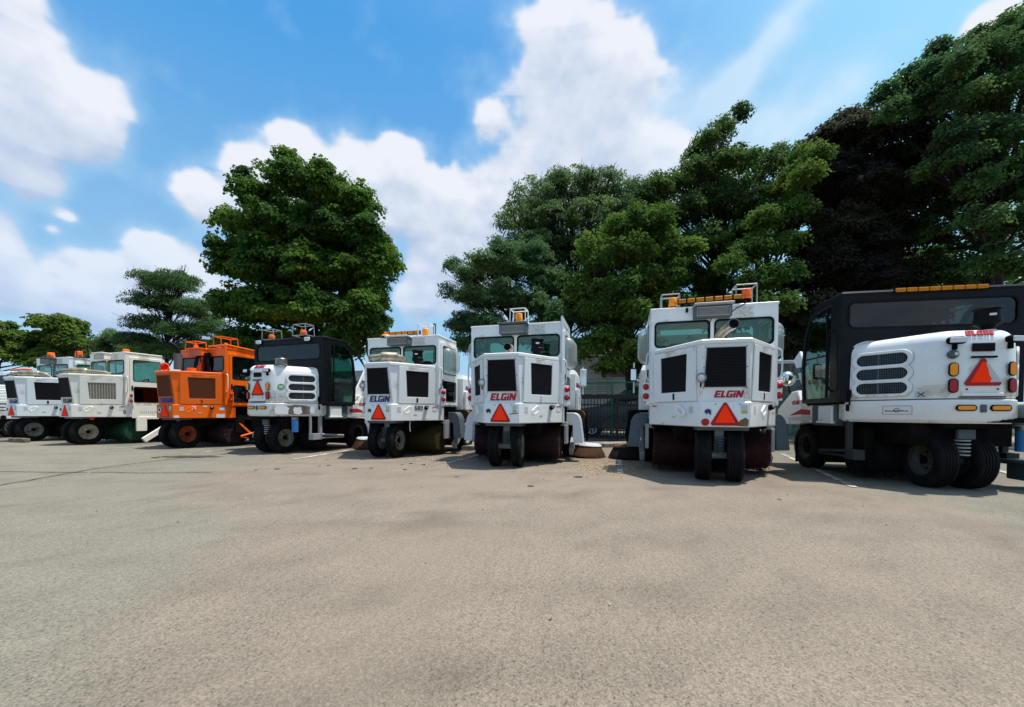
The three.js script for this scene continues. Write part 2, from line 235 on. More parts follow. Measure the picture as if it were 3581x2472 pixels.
function digits(str, h) {   // plain seven-segment style block figures
  const S = { 0: 'abcdef', 6: 'acdefg', 7: 'abc', 8: 'abcdefg' }, w = 0.56 * h, t = 0.16 * h, seg = { a: [0, h - t, w, h], g: [0, h / 2 - t / 2, w, h / 2 + t / 2], d: [0, 0, w, t], f: [0, h / 2, t, h], b: [w - t, h / 2, w, h], e: [0, 0, t, h / 2], c: [w - t, 0, w, h / 2] };
  const out = []; [...str].forEach((c, i) => { for (const s of S[c]) { const [a, b, e, f] = seg[s]; out.push(plate(poly([[a, b], [e, b], [e, f], [a, f]]), 0.003, 0).translate(i * w * 1.3 - str.length * w * 0.6, -h / 2, 0)); } });
  return mergeGeometries(out);
}
function triangleSign(parent, place, h, faded) {   // slow-vehicle triangle with cut corners
  const g = new THREE.Group(); g.name = 'warning_triangle'; parent.add(g);
  const w = h * 1.14, c = 0.13, T = (s) => { const H = h * s, W = w * s, k = c * s * h * 0.9; return poly([[-W / 2 + k * 0.5, 0], [W / 2 - k * 0.5, 0], [W / 2, k * 0.8], [k * 0.45, H], [-k * 0.45, H], [-W / 2, k * 0.8]]); };
  mk('border', place(plate(T(1), 0.006, 0.001), 0.004), MAT.smvEdge, g);
  const in_ = 0.70, inner = poly([[-w * in_ / 2, 0], [w * in_ / 2, 0], [w * 0.03, h * in_ * 1.08], [-w * 0.03, h * in_ * 1.08]]);
  mk('fluorescent_face', place(plate(inner, 0.004, 0).translate(0, h * 0.12, 0), 0.0102), MAT.smv, g);
  if (faded) mk('worn_patch', place(plate(poly([[w * 0.18, h * 0.13], [w * 0.46, h * 0.13], [w * 0.40, h * 0.30], [w * 0.1, h * 0.86], [w * 0.05, h * 0.86], [w * 0.12, h * 0.62], [w * 0.15, h * 0.4], [w * 0.22, h * 0.26]]), 0.002, 0), 0.0148), MAT.labelGrey, g);
}
function roundSticker(parent, place, r, ink = MAT.darkInk) {
  const g = new THREE.Group(); g.name = 'round_sticker'; parent.add(g);
  mk('backing', place(plate(new THREE.Shape().absarc(0, 0, r, 0, Math.PI * 2), 0.003, 0, 12), 0.002), MAT.label, g);
  const q = [[-0.72, 0.1], [-0.5, 0.5], [-0.1, 0.72], [0.35, 0.66], [0.7, 0.3], [0.62, -0.1], [0.72, -0.35], [0.42, -0.62], [0.25, -0.3], [0.02, -0.12], [-0.15, -0.5], [-0.4, -0.45], [-0.35, -0.1], [-0.6, -0.2]];
  mk('emblem', place(plate(poly(q.reverse().map(([x, y]) => [x * r, y * r])), 0.002, 0), 0.0055), ink, g);
}
function brush(parent, name, x, d, y, R, len, mat, seed) {   // lying cylinder of bristles, axis along x
  const r = rng(seed), pos = [];
  for (let k = 0; k < 5200; k++) {
    const a = r() * 6.2832, u = (r() - 0.5) * len, sp = Math.floor((u / len + 0.5) * 9 + a * 0.5) % 2, R1 = R * (0.90 + r() * 0.12 + sp * 0.02), da = (r() - 0.5) * 0.25, du = (r() - 0.5) * 0.07, w = 0.006;
    const R0 = R * 0.45, c0 = Math.cos(a), s0 = Math.sin(a), c1 = Math.cos(a + da), s1 = Math.sin(a + da), tx = r() < 0.5 ? w : 0, tn = w - tx;
    pos.push(u - tx, R0 * c0 - tn * s0, R0 * s0 + tn * c0, u + tx, R0 * c0 + tn * s0, R0 * s0 - tn * c0, u + du, R1 * c1, R1 * s1);
  }
  const g = new THREE.BufferGeometry(); g.setAttribute('position', new THREE.Float32BufferAttribute(pos, 3)); g.computeVertexNormals();
  const core = at(cyl(R * 0.72, R * 0.72, len * 0.99, 20), 0, 0, 0, 0, 0, Math.PI / 2);
  const o = new THREE.Group(); o.name = name; o.position.set(x, y, -d); parent.add(o);
  mk('core', core, mat, o);
  const b = mk('bristles', fin(g), mat, o); b.userData.kind = 'stuff';
}
function sideBroom(parent, x, d, mat) {
  const o = new THREE.Group(); o.name = 'side_broom'; o.position.set(x, 0, -d); o.rotation.z = x > 0 ? -0.06 : 0.06; parent.add(o);
  mk('disc', [at(cyl(0.33, 0.31, 0.035, 24), 0, 0.30, 0)], mat === MAT.bristleBlack ? MAT.rust : MAT.paleGrey, o);
  const r = rng(91 + Math.round(x * 10)), pos = [];
  for (let k = 0; k < 1500; k++) { const a = r() * 6.2832, b = a + (r() - 0.5) * 0.16, w = 0.014, r0 = 0.27 + r() * 0.03, r1 = 0.42 + r() * 0.05, y1 = 0.012 + r() * 0.02;
    pos.push(Math.cos(a) * r0 - Math.sin(a) * w, 0.3, Math.sin(a) * r0 + Math.cos(a) * w, Math.cos(a) * r0 + Math.sin(a) * w, 0.3, Math.sin(a) * r0 - Math.cos(a) * w, Math.cos(b) * r1, y1, Math.sin(b) * r1); }
  const g = new THREE.BufferGeometry(); g.setAttribute('position', new THREE.Float32BufferAttribute(pos, 3)); g.computeVertexNormals();
  mk('bristles', [fin(g), at(fin(new THREE.CylinderGeometry(0.27, 0.36, 0.26, 24, 1, true)), 0, 0.17, 0)], mat, o).userData.kind = 'stuff';
}
function beaconParts(parent, x, h, d, r, ht, mat) {
  const g = new THREE.Group(); g.name = 'beacon'; g.position.set(x, h, -d); parent.add(g);
  mk('beacon_base', at(cyl(r * 1.05, r * 1.0, 0.03, 16), 0, 0.015, 0), MAT.chassis, g);
  mk('beacon_lens', fin(new THREE.LatheGeometry([[0.001, ht], [r * 0.75, ht], [r * 0.92, ht - r * 0.18], [r, ht * 0.5], [r, 0.03], [0.001, 0.03]].reverse().map((p) => new THREE.Vector2(...p)), 20)), mat, g);
}
function cage(parent, x, h, d, w, ht, dp, mat, lean = 0) {
  const g = [], y0 = h, y1 = h + ht, X = w / 2, D = dp / 2, r = 0.011, p = (sx, y, sd) => V3(x + sx * X * (y > y0 ? 1 - lean : 1), y, -(d + sd * D));
  for (const [a, b] of [[-1, -1], [1, -1], [1, 1], [-1, 1]]) g.push(bar(p(a, y0, b), p(a, y1, b), r, 6));
  for (const y of [y0, y1]) { g.push(bar(p(-1, y, -1), p(1, y, -1), r, 6), bar(p(-1, y, 1), p(1, y, 1), r, 6), bar(p(-1, y, -1), p(-1, y, 1), r, 6), bar(p(1, y, -1), p(1, y, 1), r, 6)); }
  mk('beacon_guard', g, mat, parent);
}
function workLamp(parent, x, h, d, r, yaw = 0) {   // round lamp looking to the rear
  const g = new THREE.Group(); g.name = 'work_lamp'; g.position.set(x, h, -d); g.rotation.y = yaw; parent.add(g);
  mk('lamp_body', fin(new THREE.LatheGeometry([[0.001, -r * 0.9], [r * 0.5, -r * 0.8], [r * 0.9, -r * 0.3], [r, 0.02], [r * 0.86, 0.02]].map((p) => new THREE.Vector2(...p)), 18)).rotateX(Math.PI / 2), MAT.grey, g);
  mk('lamp_lens', fin(new THREE.SphereGeometry(r * 1.1, 16, 6, 0, 6.2832, 0, 0.9)).translate(0, -r * 0.72, 0).rotateX(Math.PI / 2), MAT.lens, g);
  mk('lamp_bracket', bar(V3(0, -r * 0.9, -r * 0.3), V3(0, -r * 1.9, -r * 0.5), 0.012), MAT.chassis, g);
}
function slats(u0, u1, v0, v1, lift, pitch = 0.024, slant = 0) {
  const out = []; for (let v = v0 + pitch * 0.6; v < v1; v += pitch) { const k = slant * (1 - (v - v0) / (v1 - v0)); const a = slant > 0 ? u0 + k : u0, b = slant < 0 ? u1 + k : u1; out.push(boxUV(new THREE.BoxGeometry(b - a, pitch * 0.34, 0.012).toNonIndexed().rotateX(0.5).translate((a + b) / 2, v, lift))); }
  return out;
}

// ---------- the three-wheeled sweeper with a wedge-shaped engine hood ----------
function hoodSweeper(o) {
  const t = thing(o.name || 'street_sweeper', o.label, 'street sweeper', o.x, o.d, o.yaw, 'street sweepers parked in a row');
  const P = o.paint, PD = o.paintRear || P;
  const R3 = V3(1, 0, 0), UP = V3(0, 1, 0);
  // lower body and hood
  const low = [[-0.341, 0], [0.341, 0], [1.0, 1.05], [1.0, 1.28], [-1.0, 1.28], [-1.0, 1.05]];
  mk('body', block(low, 0.857, 1.238, 0.012), P, t);
  const hb = [[-0.35, 0.06], [0.35, 0.06], [0.93, 0.985], [0.93, 1.06], [-0.93, 1.06], [-0.93, 0.985]], hti = [[-0.325, -0.03], [0.325, -0.03], [0.905, 0.895], [0.905, 1.06], [-0.905, 1.06], [-0.905, 0.895]];
  const hood = mk('hood', block(hb, 1.236, 2.115, 0.006, hti), P, t);
  mk('hood_lid', block([[-0.338, -0.05], [0.338, -0.05], [0.93, 0.885], [0.93, 0.986], [-0.93, 0.986], [-0.93, 0.885]], 2.10, 2.172, 0.014), P, t);
  // rear panels
  const rear = onto(V3(0, 0, 0), R3, UP), top = onto(V3(0, 1.236, -0.06), R3, V3(0, 0.879, 0.09));
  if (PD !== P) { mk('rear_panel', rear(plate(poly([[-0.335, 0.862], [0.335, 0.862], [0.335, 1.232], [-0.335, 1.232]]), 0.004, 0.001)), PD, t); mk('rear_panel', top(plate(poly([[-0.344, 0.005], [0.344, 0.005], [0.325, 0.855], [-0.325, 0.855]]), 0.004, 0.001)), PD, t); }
  else mk('rear_panel', rear(plate(poly([[-0.325, 0.872], [0.325, 0.872], [0.325, 1.222], [-0.325, 1.222]]), 0.006, 0.002)), P, t);
  const G = o.rearGrille || MAT.grille;
  { const g = new THREE.Group(); g.name = 'rear_grille'; t.add(g);
    const q = [[-0.285, 0.225], [0.285, 0.225], [0.262, 0.815], [-0.262, 0.815]], hole = poly([[-0.262, 0.245], [0.262, 0.245], [0.242, 0.795], [-0.242, 0.795]]), s = poly(q); s.holes.push(hole);
    mk('grille_frame', top(plate(s, 0.022, 0.003), 0.003), G, g); mk('grille_backing', top(plate(poly(q), 0.004, 0), 0.0045), o.grilleBack || MAT.black, g);
    mk('grille_slats', slats(-0.252, 0.252, 0.245, 0.795, 0.016, 0.022).map((x) => top(x)), G, g);
    for (const [a, b] of [[-0.295, 0.21], [0.295, 0.21], [-0.275, 0.825], [0.275, 0.825], [0.295, 0.52], [-0.295, 0.52]]) mk('bolt', top(at(cyl(0.008, 0.008, 0.008, 6), a, b, 0.006, Math.PI / 2)), MAT.chassis, g); }
  if (o.ink) mk('lettering', top(elgin(o.letterH || 0.105).translate(o.letterX ?? 0.06, 0.118, 0), 0.0045), o.ink, t);
  if (o.letterBack) mk('letter_plate', top(plate(rrect(-0.26, 0.05, 0.28, 0.19, 0.01), 0.003, 0), 0.0042), o.letterBack, t);
  triangleSign(t, (g, l = 0) => rear(g.translate(o.triX ?? 0.02, 0.88, 0), l + 0.004), 0.345);
  roundSticker(t, (g, l = 0) => rear(g.translate((o.triX ?? 0.02) - 0.235, 1.08, 0), l + 0.004), 0.07, o.stickerInk);
  for (const a of [-0.13, 0.2]) mk('bolt', rear(at(cyl(0.009, 0.009, 0.01, 6), a, 1.2, 0.008, Math.PI / 2)), MAT.chassis, t);
  mk('label_decal', rear(plate(rrect(0.215, 1.06, 0.30, 1.19, 0.006), 0.002, 0), 0.0066), MAT.labelGrey, t);
  mk('label_decal', rear(plate(rrect(0.215, 1.065, 0.30, 1.10, 0.004), 0.002, 0), 0.009), MAT.labelYellow, t);
  // side panels, mirrored
  for (const s of [1, -1]) {
    const a = V3(s * 0.35, 1.236, -0.06), b = V3(s * 0.93, 1.236, -0.985), L = a.distanceTo(b), o0 = s > 0 ? a : b, u = s > 0 ? b.clone().sub(a) : a.clone().sub(b), pan = onto(o0, u, V3(-s * 0.025, 0.879, 0.09)), X = (x) => s > 0 ? x * L : (1 - x) * L;
    const [g0, g1] = o.sideGrille || [0.2, 0.7], sl = 0.035, x0 = Math.min(X(g0), X(g1)), x1 = Math.max(X(g0), X(g1)), v0 = o.sideV?.[0] ?? 0.17, v1 = o.sideV?.[1] ?? 0.765;
    const d0 = Math.min(X(o.door?.[0] ?? 0.07), X(o.door?.[1] ?? 0.95)), d1 = Math.max(X(o.door?.[0] ?? 0.07), X(o.door?.[1] ?? 0.95)), door = rrect(d0, 0.02, d1, 0.855, 0.02);
    const qd = s > 0 ? [[x0 + sl, v0], [x1, v0], [x1, v1], [x0, v1]] : [[x0, v0], [x1 - sl, v0], [x1, v1], [x0, v1]];
    door.holes.push(poly(qd));
    const dg = new THREE.Group(); dg.name = 'hood_door'; t.add(dg);
    mk('door_panel', pan(plate(door, 0.024, 0.004), 0.004), P, dg);
    mk('grille_backing', pan(plate(poly([[x0 - 0.01, v0 - 0.01], [x1 + 0.01, v0 - 0.01], [x1 + 0.01, v1 + 0.01], [x0 - 0.01, v1 + 0.01]]), 0.004, 0), 0.0052), o.sideBack || MAT.black, dg);
    if (o.mesh) { const out = []; for (let k = 0; k < 11; k++) out.push(pan(boxUV(new THREE.BoxGeometry(0.016, v1 - v0, 0.012).toNonIndexed().translate(x0 + (x1 - x0) * (k + 0.1) / 10.2, (v0 + v1) / 2, 0.016)))); mk('grille_bars', out, o.sideMat, dg); mk('grille_slats', slats(x0 + 0.005, x1 - 0.005, v0, v1, 0.012, 0.03).map((g) => pan(g)), o.sideMat, dg); }
    else mk('grille_slats', slats(x0 + 0.004, x1 - 0.004, v0, v1, 0.014, 0.023, s * sl * 0.9).map((g) => pan(g)), o.sideMat || G, dg);
    mk('latch', pan(plate(rrect((x0 + x1) / 2 - 0.022, 0.045, (x0 + x1) / 2 + 0.022, 0.15, 0.008), 0.006, 0.002), 0.028), o.latch || MAT.black, dg);
    // lower side panel fittings
    const la = V3(s * 0.341, 0, 0), lb = V3(s * 1.0, 0, -1.05), LL = la.distanceTo(lb), lp = onto(s > 0 ? la : lb, s > 0 ? lb.clone().sub(la) : la.clone().sub(lb), UP), Y = (x) => s > 0 ? x * LL : (1 - x) * LL;
    const loop = rrect(-0.12, -0.062, 0.12, 0.062, 0.06); loop.holes.push(rrect(-0.06, -0.036, 0.075, 0.036, 0.035, THREE.Path));
    mk('tie_down_loop', lp(at(plate(loop, 0.03, 0.008), Y(0.30), 1.10, 0.05, 0, 0, s * 0.55).applyMatrix4(new THREE.Matrix4())), o.loopMat || P, t);
    if (s > 0) mk('fuel_cap', [lp(at(cyl(0.05, 0.043, 0.06, 14), Y(0.70), 1.165, 0.03, Math.PI / 2 - 0.3))], MAT.chassis, t);
    if (s > 0) mk('fuel_cap_knob', lp(at(cyl(0.032, 0.026, 0.05, 12), Y(0.70), 1.178, 0.078, Math.PI / 2 - 0.3)), MAT.steel, t);
    mk('label_decal', lp(plate(rrect(Math.min(Y(0.84), Y(0.94)), 1.08, Math.max(Y(0.84), Y(0.94)), 1.195, 0.004), 0.002, 0), 0.002), MAT.label, t);
    mk('label_decal', lp(plate(rrect(Math.min(Y(0.84), Y(0.94)), 1.17, Math.max(Y(0.84), Y(0.94)), 1.195, 0.004), 0.002, 0), 0.0046), MAT.labelRed, t);
    mk('label_decal', lp(plate(rrect(Math.min(Y(0.12), Y(0.19)), 1.06, Math.max(Y(0.12), Y(0.19)), 1.17, 0.004), 0.002, 0), 0.002), MAT.labelGrey, t);
    mk('label_decal', lp(plate(rrect(Y(0.48) - 0.04, 0.985, Y(0.48) + 0.04, 1.015, 0.004), 0.002, 0), 0.002), MAT.labelGrey, t);
    if (o.number && s > 0) mk('number', lp(digits(o.number, 0.10).translate(Y(0.55), 1.155, 0), 0.003), MAT.darkInk, t);
    if (o.extraLabels && s > 0) { mk('label_decal', lp(plate(rrect(Y(0.33), 1.10, Y(0.41), 1.20, 0.004), 0.002, 0), 0.002), MAT.label, t); mk('label_decal', lp(plate(rrect(Y(0.02), 0.87, Y(0.11), 0.93, 0.004), 0.002, 0), 0.002), MAT.label, t); mk('label_decal', lp(plate(rrect(Y(0.78), 0.87, Y(0.94), 0.97, 0.004), 0.002, 0), 0.002), MAT.label, t); mk('label_decal', lp(plate(rrect(Y(0.54), 1.17, Y(0.61), 1.21, 0.004), 0.002, 0), 0.002), MAT.label, t); }
  }
  // cab: walls with real openings, panes, roof, floor
  const cab = { d0: 0.99, W: 1.0, top: 2.9 };
  const back = poly([[-1, 1.236], [1, 1.236], [1, 2.9], [-1, 2.9]]), wb = 2.235, wt = 2.665;
  back.holes.push(rrect(-0.925, wb, -0.045, wt, 0.07, THREE.Path), rrect(0.045, wb, 0.925, wt, 0.07, THREE.Path));
  mk('cab_rear_wall', at(plate(back, 0.05, 0.008), 0, 0, -1.04), P, t);
  for (const s of [-1, 1]) {
    const c = s * 0.485, f = rrect(c - 0.455, wb - 0.015, c + 0.455, wt + 0.015, 0.08); f.holes.push(rrect(c - 0.425, wb + 0.015, c + 0.425, wt - 0.015, 0.06, THREE.Path));
    const w = new THREE.Group(); w.name = 'rear_window'; t.add(w);
    mk('seal', at(plate(f, 0.016, 0.004), 0, 0, -0.993), MAT.black, w); mk('pane', at(plate(rrect(c - 0.43, wb + 0.01, c + 0.43, wt - 0.01, 0.06), 0.006, 0), 0, 0, -1.012), o.glass || MAT.glass, w);
    // side wall and door
    const side = s > 0 ? onto(V3(1, 0, -0.99), V3(0, 0, -1), UP) : onto(V3(-1, 0, -2.09), V3(0, 0, 1), UP), U = (x) => s > 0 ? x : 1.10 - x;
    const S = (pts) => poly(s > 0 ? pts : pts.map(([a, b]) => [U(a), b]).reverse()), H = (x0, y0, x1, y1, r, C) => rrect(Math.min(U(x0), U(x1)), y0, Math.max(U(x0), U(x1)), y1, r, C);
    const wall = S([[0.05, 1.2], [1.1, 1.2], [1.1, 2.1], [0.97, 2.85], [0.93, 2.9], [0.05, 2.9]]); wall.holes.push(H(0.14, 1.26, 0.99, 2.74, 0.03, THREE.Path));
    mk('cab_side_wall', side(plate(wall, 0.05, 0.008), -0.05), P, t);
    const dgr = new THREE.Group(); dgr.name = 'cab_door'; t.add(dgr);
    const ds = H(0.11, 1.235, 1.02, 2.77, 0.03); ds.holes.push(H(0.20, 2.02, 0.93, 2.68, 0.05, THREE.Path), H(0.21, 1.34, 0.93, 1.82, 0.05, THREE.Path));
    mk('door_frame', side(plate(ds, 0.035, 0.006), -0.012), P, dgr);
    mk('pane', side(plate(H(0.195, 2.015, 0.935, 2.685, 0.04), 0.006, 0), -0.005), o.glass || MAT.glass, dgr); mk('pane', side(plate(H(0.205, 1.335, 0.935, 1.825, 0.04), 0.006, 0), -0.004), MAT.dark, dgr);
    const sl2 = H(0.185, 2.005, 0.945, 2.695, 0.06); sl2.holes.push(H(0.205, 2.025, 0.925, 2.675, 0.05, THREE.Path)); const sl3 = H(0.195, 1.325, 0.945, 1.835, 0.06); sl3.holes.push(H(0.215, 1.345, 0.925, 1.815, 0.05, THREE.Path));
    mk('seal', [side(plate(sl2, 0.012, 0.003), 0.018), side(plate(sl3, 0.012, 0.003), 0.018)], MAT.black, dgr);
    if (o.bubble !== false) { const bub = fin(new RoundedBoxGeometry(0.72, 0.64, 0.36, 4, 0.16)); const q = bub.attributes.position; for (let i = 0; i < q.count; i++) if (q.getZ(i) < 0) q.setZ(i, q.getZ(i) * 0.1); bub.computeVertexNormals(); mk('bubble_window', side(at(bub, U(0.57), 2.34, 0.02)), MAT.plexi, dgr); }
    mk('door_handle', side(at(box(0.035, 0.16, 0.03, 0.008), U(0.16), 1.78, 0.035)), MAT.chassis, dgr);
    const hx = s * 1.0, hd = 1.015; mk('grab_handle', tube([[hx, 2.15, -hd], [hx + s * 0.055, 2.12, -hd], [hx + s * 0.07, 2.0, -hd], [hx + s * 0.07, 1.75, -hd], [hx + s * 0.055, 1.68, -hd], [hx, 1.62, -hd]], 0.014, 20, 6), o.handle || MAT.paleGrey, t);
    // tail lamps beside the cab
    const tl = new THREE.Group(); tl.name = 'tail_lamp_post'; t.add(tl);
    mk('bracket', [span(s > 0 ? 1.01 : -1.12, s > 0 ? 1.12 : -1.01, 1.28, 1.62, 1.12, 1.15, 0.01), span(s > 0 ? 1.0 : -1.06, s > 0 ? 1.06 : -1.0, 1.2, 1.3, 1.10, 1.18, 0.01)], P, tl);
    for (const h of [1.54, 1.37]) mk('tail_lamp', at(fin(new THREE.LatheGeometry([[0.001, 0.05], [0.03, 0.045], [0.052, 0.02], [0.058, 0], [0.001, 0]].reverse().map((p) => new THREE.Vector2(...p)), 18)), s * 1.07, h, -1.115, Math.PI / 2), MAT.red, tl);
    // front wheel fender behind the cab side: arch with an outer leg
    const fs = new THREE.Shape(); fs.moveTo(0, 1.05); fs.lineTo(0.16, 1.05); fs.quadraticCurveTo(0.26, 1.03, 0.29, 0.86); fs.lineTo(0.345, 0.42); fs.lineTo(0.15, 0.41); fs.lineTo(0.135, 0.80); fs.lineTo(0, 0.81); fs.closePath();
    let fe = fin(new THREE.ExtrudeGeometry(fs, { depth: 0.30, bevelEnabled: true, bevelSize: 0.008, bevelThickness: 0.008, bevelSegments: 1, curveSegments: 8 }));
    if (s < 0) { fe.scale(-1, 1, 1); const p = fe.attributes.position, q = p.clone(); for (let i = 0; i < p.count; i += 3) { p.setXYZ(i + 1, q.getX(i + 2), q.getY(i + 2), q.getZ(i + 2)); p.setXYZ(i + 2, q.getX(i + 1), q.getY(i + 1), q.getZ(i + 1)); } fe.computeVertexNormals(); boxUV(fe); }
    if (o.fender !== null) mk('wheel_fender', at(fe, s * 1.02, 0, -1.80), o.fender || MAT.slate, t);
    wheelParts(t, 'front_wheel', s * 0.9, 2.75, 0.42, 0.28, o.rim || MAT.rim, s);
    // lift arm, step and hydraulic pieces below the cab
    mk('lift_arm', fin(new RoundedBoxGeometry(0.09, 0.17, 1.15, 1, 0.012)).applyMatrix4(new THREE.Matrix4().makeRotationX(0.60)).translate(s * (o.armX || 1.10), o.armH || 0.52, -(o.armD || 2.1)), o.arm || MAT.grey, t);
    mk('step', [span(s > 0 ? 0.9 : -1.06, s > 0 ? 1.06 : -0.9, 0.78, 0.86, 1.30, 1.85, 0.01), span(s > 0 ? 1.0 : -1.06, s > 0 ? 1.06 : -1.0, 0.40, 0.80, 1.24, 1.52, 0.012)], o.step || MAT.grey, t);
    mk('hydraulic_motor', [at(cyl(0.12, 0.12, 0.22, 14), s * 1.24, 1.0, -2.1, Math.PI / 2)], s > 0 ? MAT.rust : MAT.chassis, t);
    mk('broom_arm', [bar(V3(s * 1.0, 1.1, -1.9), V3(s * 1.34, 1.1, -2.4), 0.03), bar(V3(s * 1.34, 1.1, -2.4), V3(s * 1.37, 0.4, -2.55), 0.028), at(box(0.09, 0.2, 0.1), s * 1.36, 0.65, -2.48)], MAT.chassis, t);
    if (o.brooms === s || o.brooms === 2) sideBroom(t, s * (o.broomX || 1.36), o.broomD || 2.6, o.sideBristle || MAT.bristleBrown);
    // hopper side at the front
    mk('mirror_arm', [bar(V3(s * 1.1, 1.75, -2.6), V3(s * 1.25, 1.8, -2.62), 0.016), bar(V3(s * 1.25, 1.5, -2.62), V3(s * 1.25, 2.16, -2.62), 0.016)], MAT.paleGrey, t);
    mk('mirror', at(box(0.15, o.mirrorH || 0.42, 0.05, 0.02), s * 1.26, 1.90, -2.60), o.mirrorMat || MAT.paleGrey, t); mk('mirror_glass', at(plate(rrect(-0.055, -(o.mirrorH || 0.42) / 2 + 0.03, 0.055, (o.mirrorH || 0.42) / 2 - 0.03, 0.015), 0.003, 0), s * 1.26, 1.90, -2.5745), MAT.chrome, t);
  }
  const ws = poly([[-1, 1.2], [1, 1.2], [1, 2.9], [-1, 2.9]]); ws.holes.push(rrect(-0.9, 1.75, 0.9, 2.72, 0.06, THREE.Path));
  mk('cab_front_wall', at(plate(ws, 0.04, 0.008), 0, 0, -2.0), P, t); mk('windshield', at(plate(rrect(-0.91, 1.74, 0.91, 2.73, 0.06), 0.006, 0), 0, 0, -1.985), MAT.glass, t);
  mk('cab_roof', span(-1.012, 1.012, 2.88, 2.925, 0.978, 1.99, 0.014), P, t);
  mk('cab_floor', span(-0.95, 0.95, 1.2, 1.235, 1.04, 1.96), MAT.chassis, t);
  // inside
  for (const s of [-0.45, 0.45]) mk('seat', [at(box(0.5, 0.14, 0.45, 0.05), s, 1.68, -1.45), at(box(0.48, 0.62, 0.12, 0.05), s, 2.02, -1.24, 0.1), span(s - 0.15, s + 0.15, 1.235, 1.62, 1.3, 1.6)], MAT.seat, t);
  mk('dashboard', [span(-0.9, 0.9, 1.5, 1.80, 1.80, 1.96, 0.03), span(-0.12, 0.12, 1.235, 1.9, 1.55, 1.8, 0.03)], MAT.interior, t);
  mk('steering_wheel', [at(fin(new THREE.TorusGeometry(0.2, 0.015, 6, 24)), 0.45, 1.98, -1.72, -0.7), bar(V3(0.45, 1.98, -1.72), V3(0.45, 1.75, -1.9), 0.025)], MAT.seat, t);
  // roof box with air louvres
  const bx = -0.02, rb = new THREE.Group(); rb.name = 'roof_air_unit'; t.add(rb);
  mk('air_unit_case', [span(bx - 0.29, bx + 0.29, 2.69, 2.88, 0.80, 1.0, 0.012)], o.airCase || MAT.chassis, rb);
  mk('air_unit_hood', at(box(0.62, 0.03, 0.28, 0.012), bx, 2.895, -0.86, -0.06), o.airHood || o.airCase || MAT.grey, rb);
  mk('air_unit_grille', [...slats(bx - 0.23, bx + 0.23, 2.715, 2.85, -0.798, 0.02), at(box(0.5, 0.012, 0.02, 0.003), bx, 2.712, -0.797), at(box(0.5, 0.012, 0.02, 0.003), bx, 2.852, -0.797), at(box(0.012, 0.15, 0.02, 0.003), bx - 0.25, 2.782, -0.797), at(box(0.012, 0.15, 0.02, 0.003), bx + 0.25, 2.782, -0.797)], MAT.grey, rb);
  // hopper in front of the cab
  mk('hopper', loft([ring([[-1.12, 2.15], [1.12, 2.15], [1.12, 3.3], [-1.12, 3.3]], 0.95), ring([[-1.12, 2.15], [1.12, 2.15], [1.12, 3.5], [-1.12, 3.5]], 1.4), ring([[-1.12, 2.15], [1.12, 2.15], [1.12, 3.1], [-1.12, 3.1]], 1.95), ring([[-1.08, 2.2], [1.08, 2.2], [1.08, 2.7], [-1.08, 2.7]], 2.06)], 0.3), o.hopper || P, t);
  mk('hopper_logo', [at(elgin(0.10), 1.124, 1.72, -2.52, 0, Math.PI / 2)], MAT.blueInk, t); mk('hopper_logo', at(elgin(0.09), 1.124, 1.72, -2.95, 0, Math.PI / 2), MAT.redInk, t);
  mk('hopper_plate', [span(1.125, 1.19, 0.95, 1.62, 2.2, 2.62, 0.02)], o.hopper || P, t); mk('number', at(digits('7', 0.17), 1.192, 1.35, -2.42, 0, Math.PI / 2), MAT.darkInk, t);
  // underside
  mk('chassis', [span(-0.62, 0.62, 0.62, 0.87, 0.55, 3.2), span(-0.95, 0.95, 0.80, 1.2, 1.28, 2.1), span(-0.85, 0.85, 0.36, 0.48, 2.7, 2.8), span(-0.85, -0.7, 0.30, 0.8, 1.8, 3.1), span(0.7, 0.85, 0.30, 0.8, 1.8, 3.1), span(-0.95, 0.95, 0.08, 0.5, 3.0, 3.05)], MAT.chassis, t);
  mk('under_tray', span(-0.36, 0.36, 0.80, 0.88, 0.12, 0.5, 0.01), MAT.slate, t);
  for (const s of [-1, 1]) { const q = o.steer || 0, w = wheelParts(t, 'rear_wheel', s * 0.222 * Math.cos(q), 0.40 - s * 0.222 * Math.sin(q), 0.40, o.tyreW || 0.20, o.rim || MAT.rim, s); w.rotation.y = -q; }
  mk('wheel_fork', [span(-0.07, 0.07, 0.42, 0.86, 0.34, 0.50), at(cyl(0.06, 0.06, 0.5, 10), 0, 0.4, -0.4, 0, 0, Math.PI / 2)], MAT.grey, t);
  mk('spring', Array.from({ length: 6 }, (_, k) => at(fin(new THREE.TorusGeometry(0.062, 0.013, 6, 14)), 0, 0.46 + k * 0.045, -0.27, Math.PI / 2)), MAT.slate, t);
  brush(t, 'main_broom', 0, 1.28, 0.41, 0.42, 1.86, o.bristle, 40 + Math.round(o.x * 3));
  return t;
}

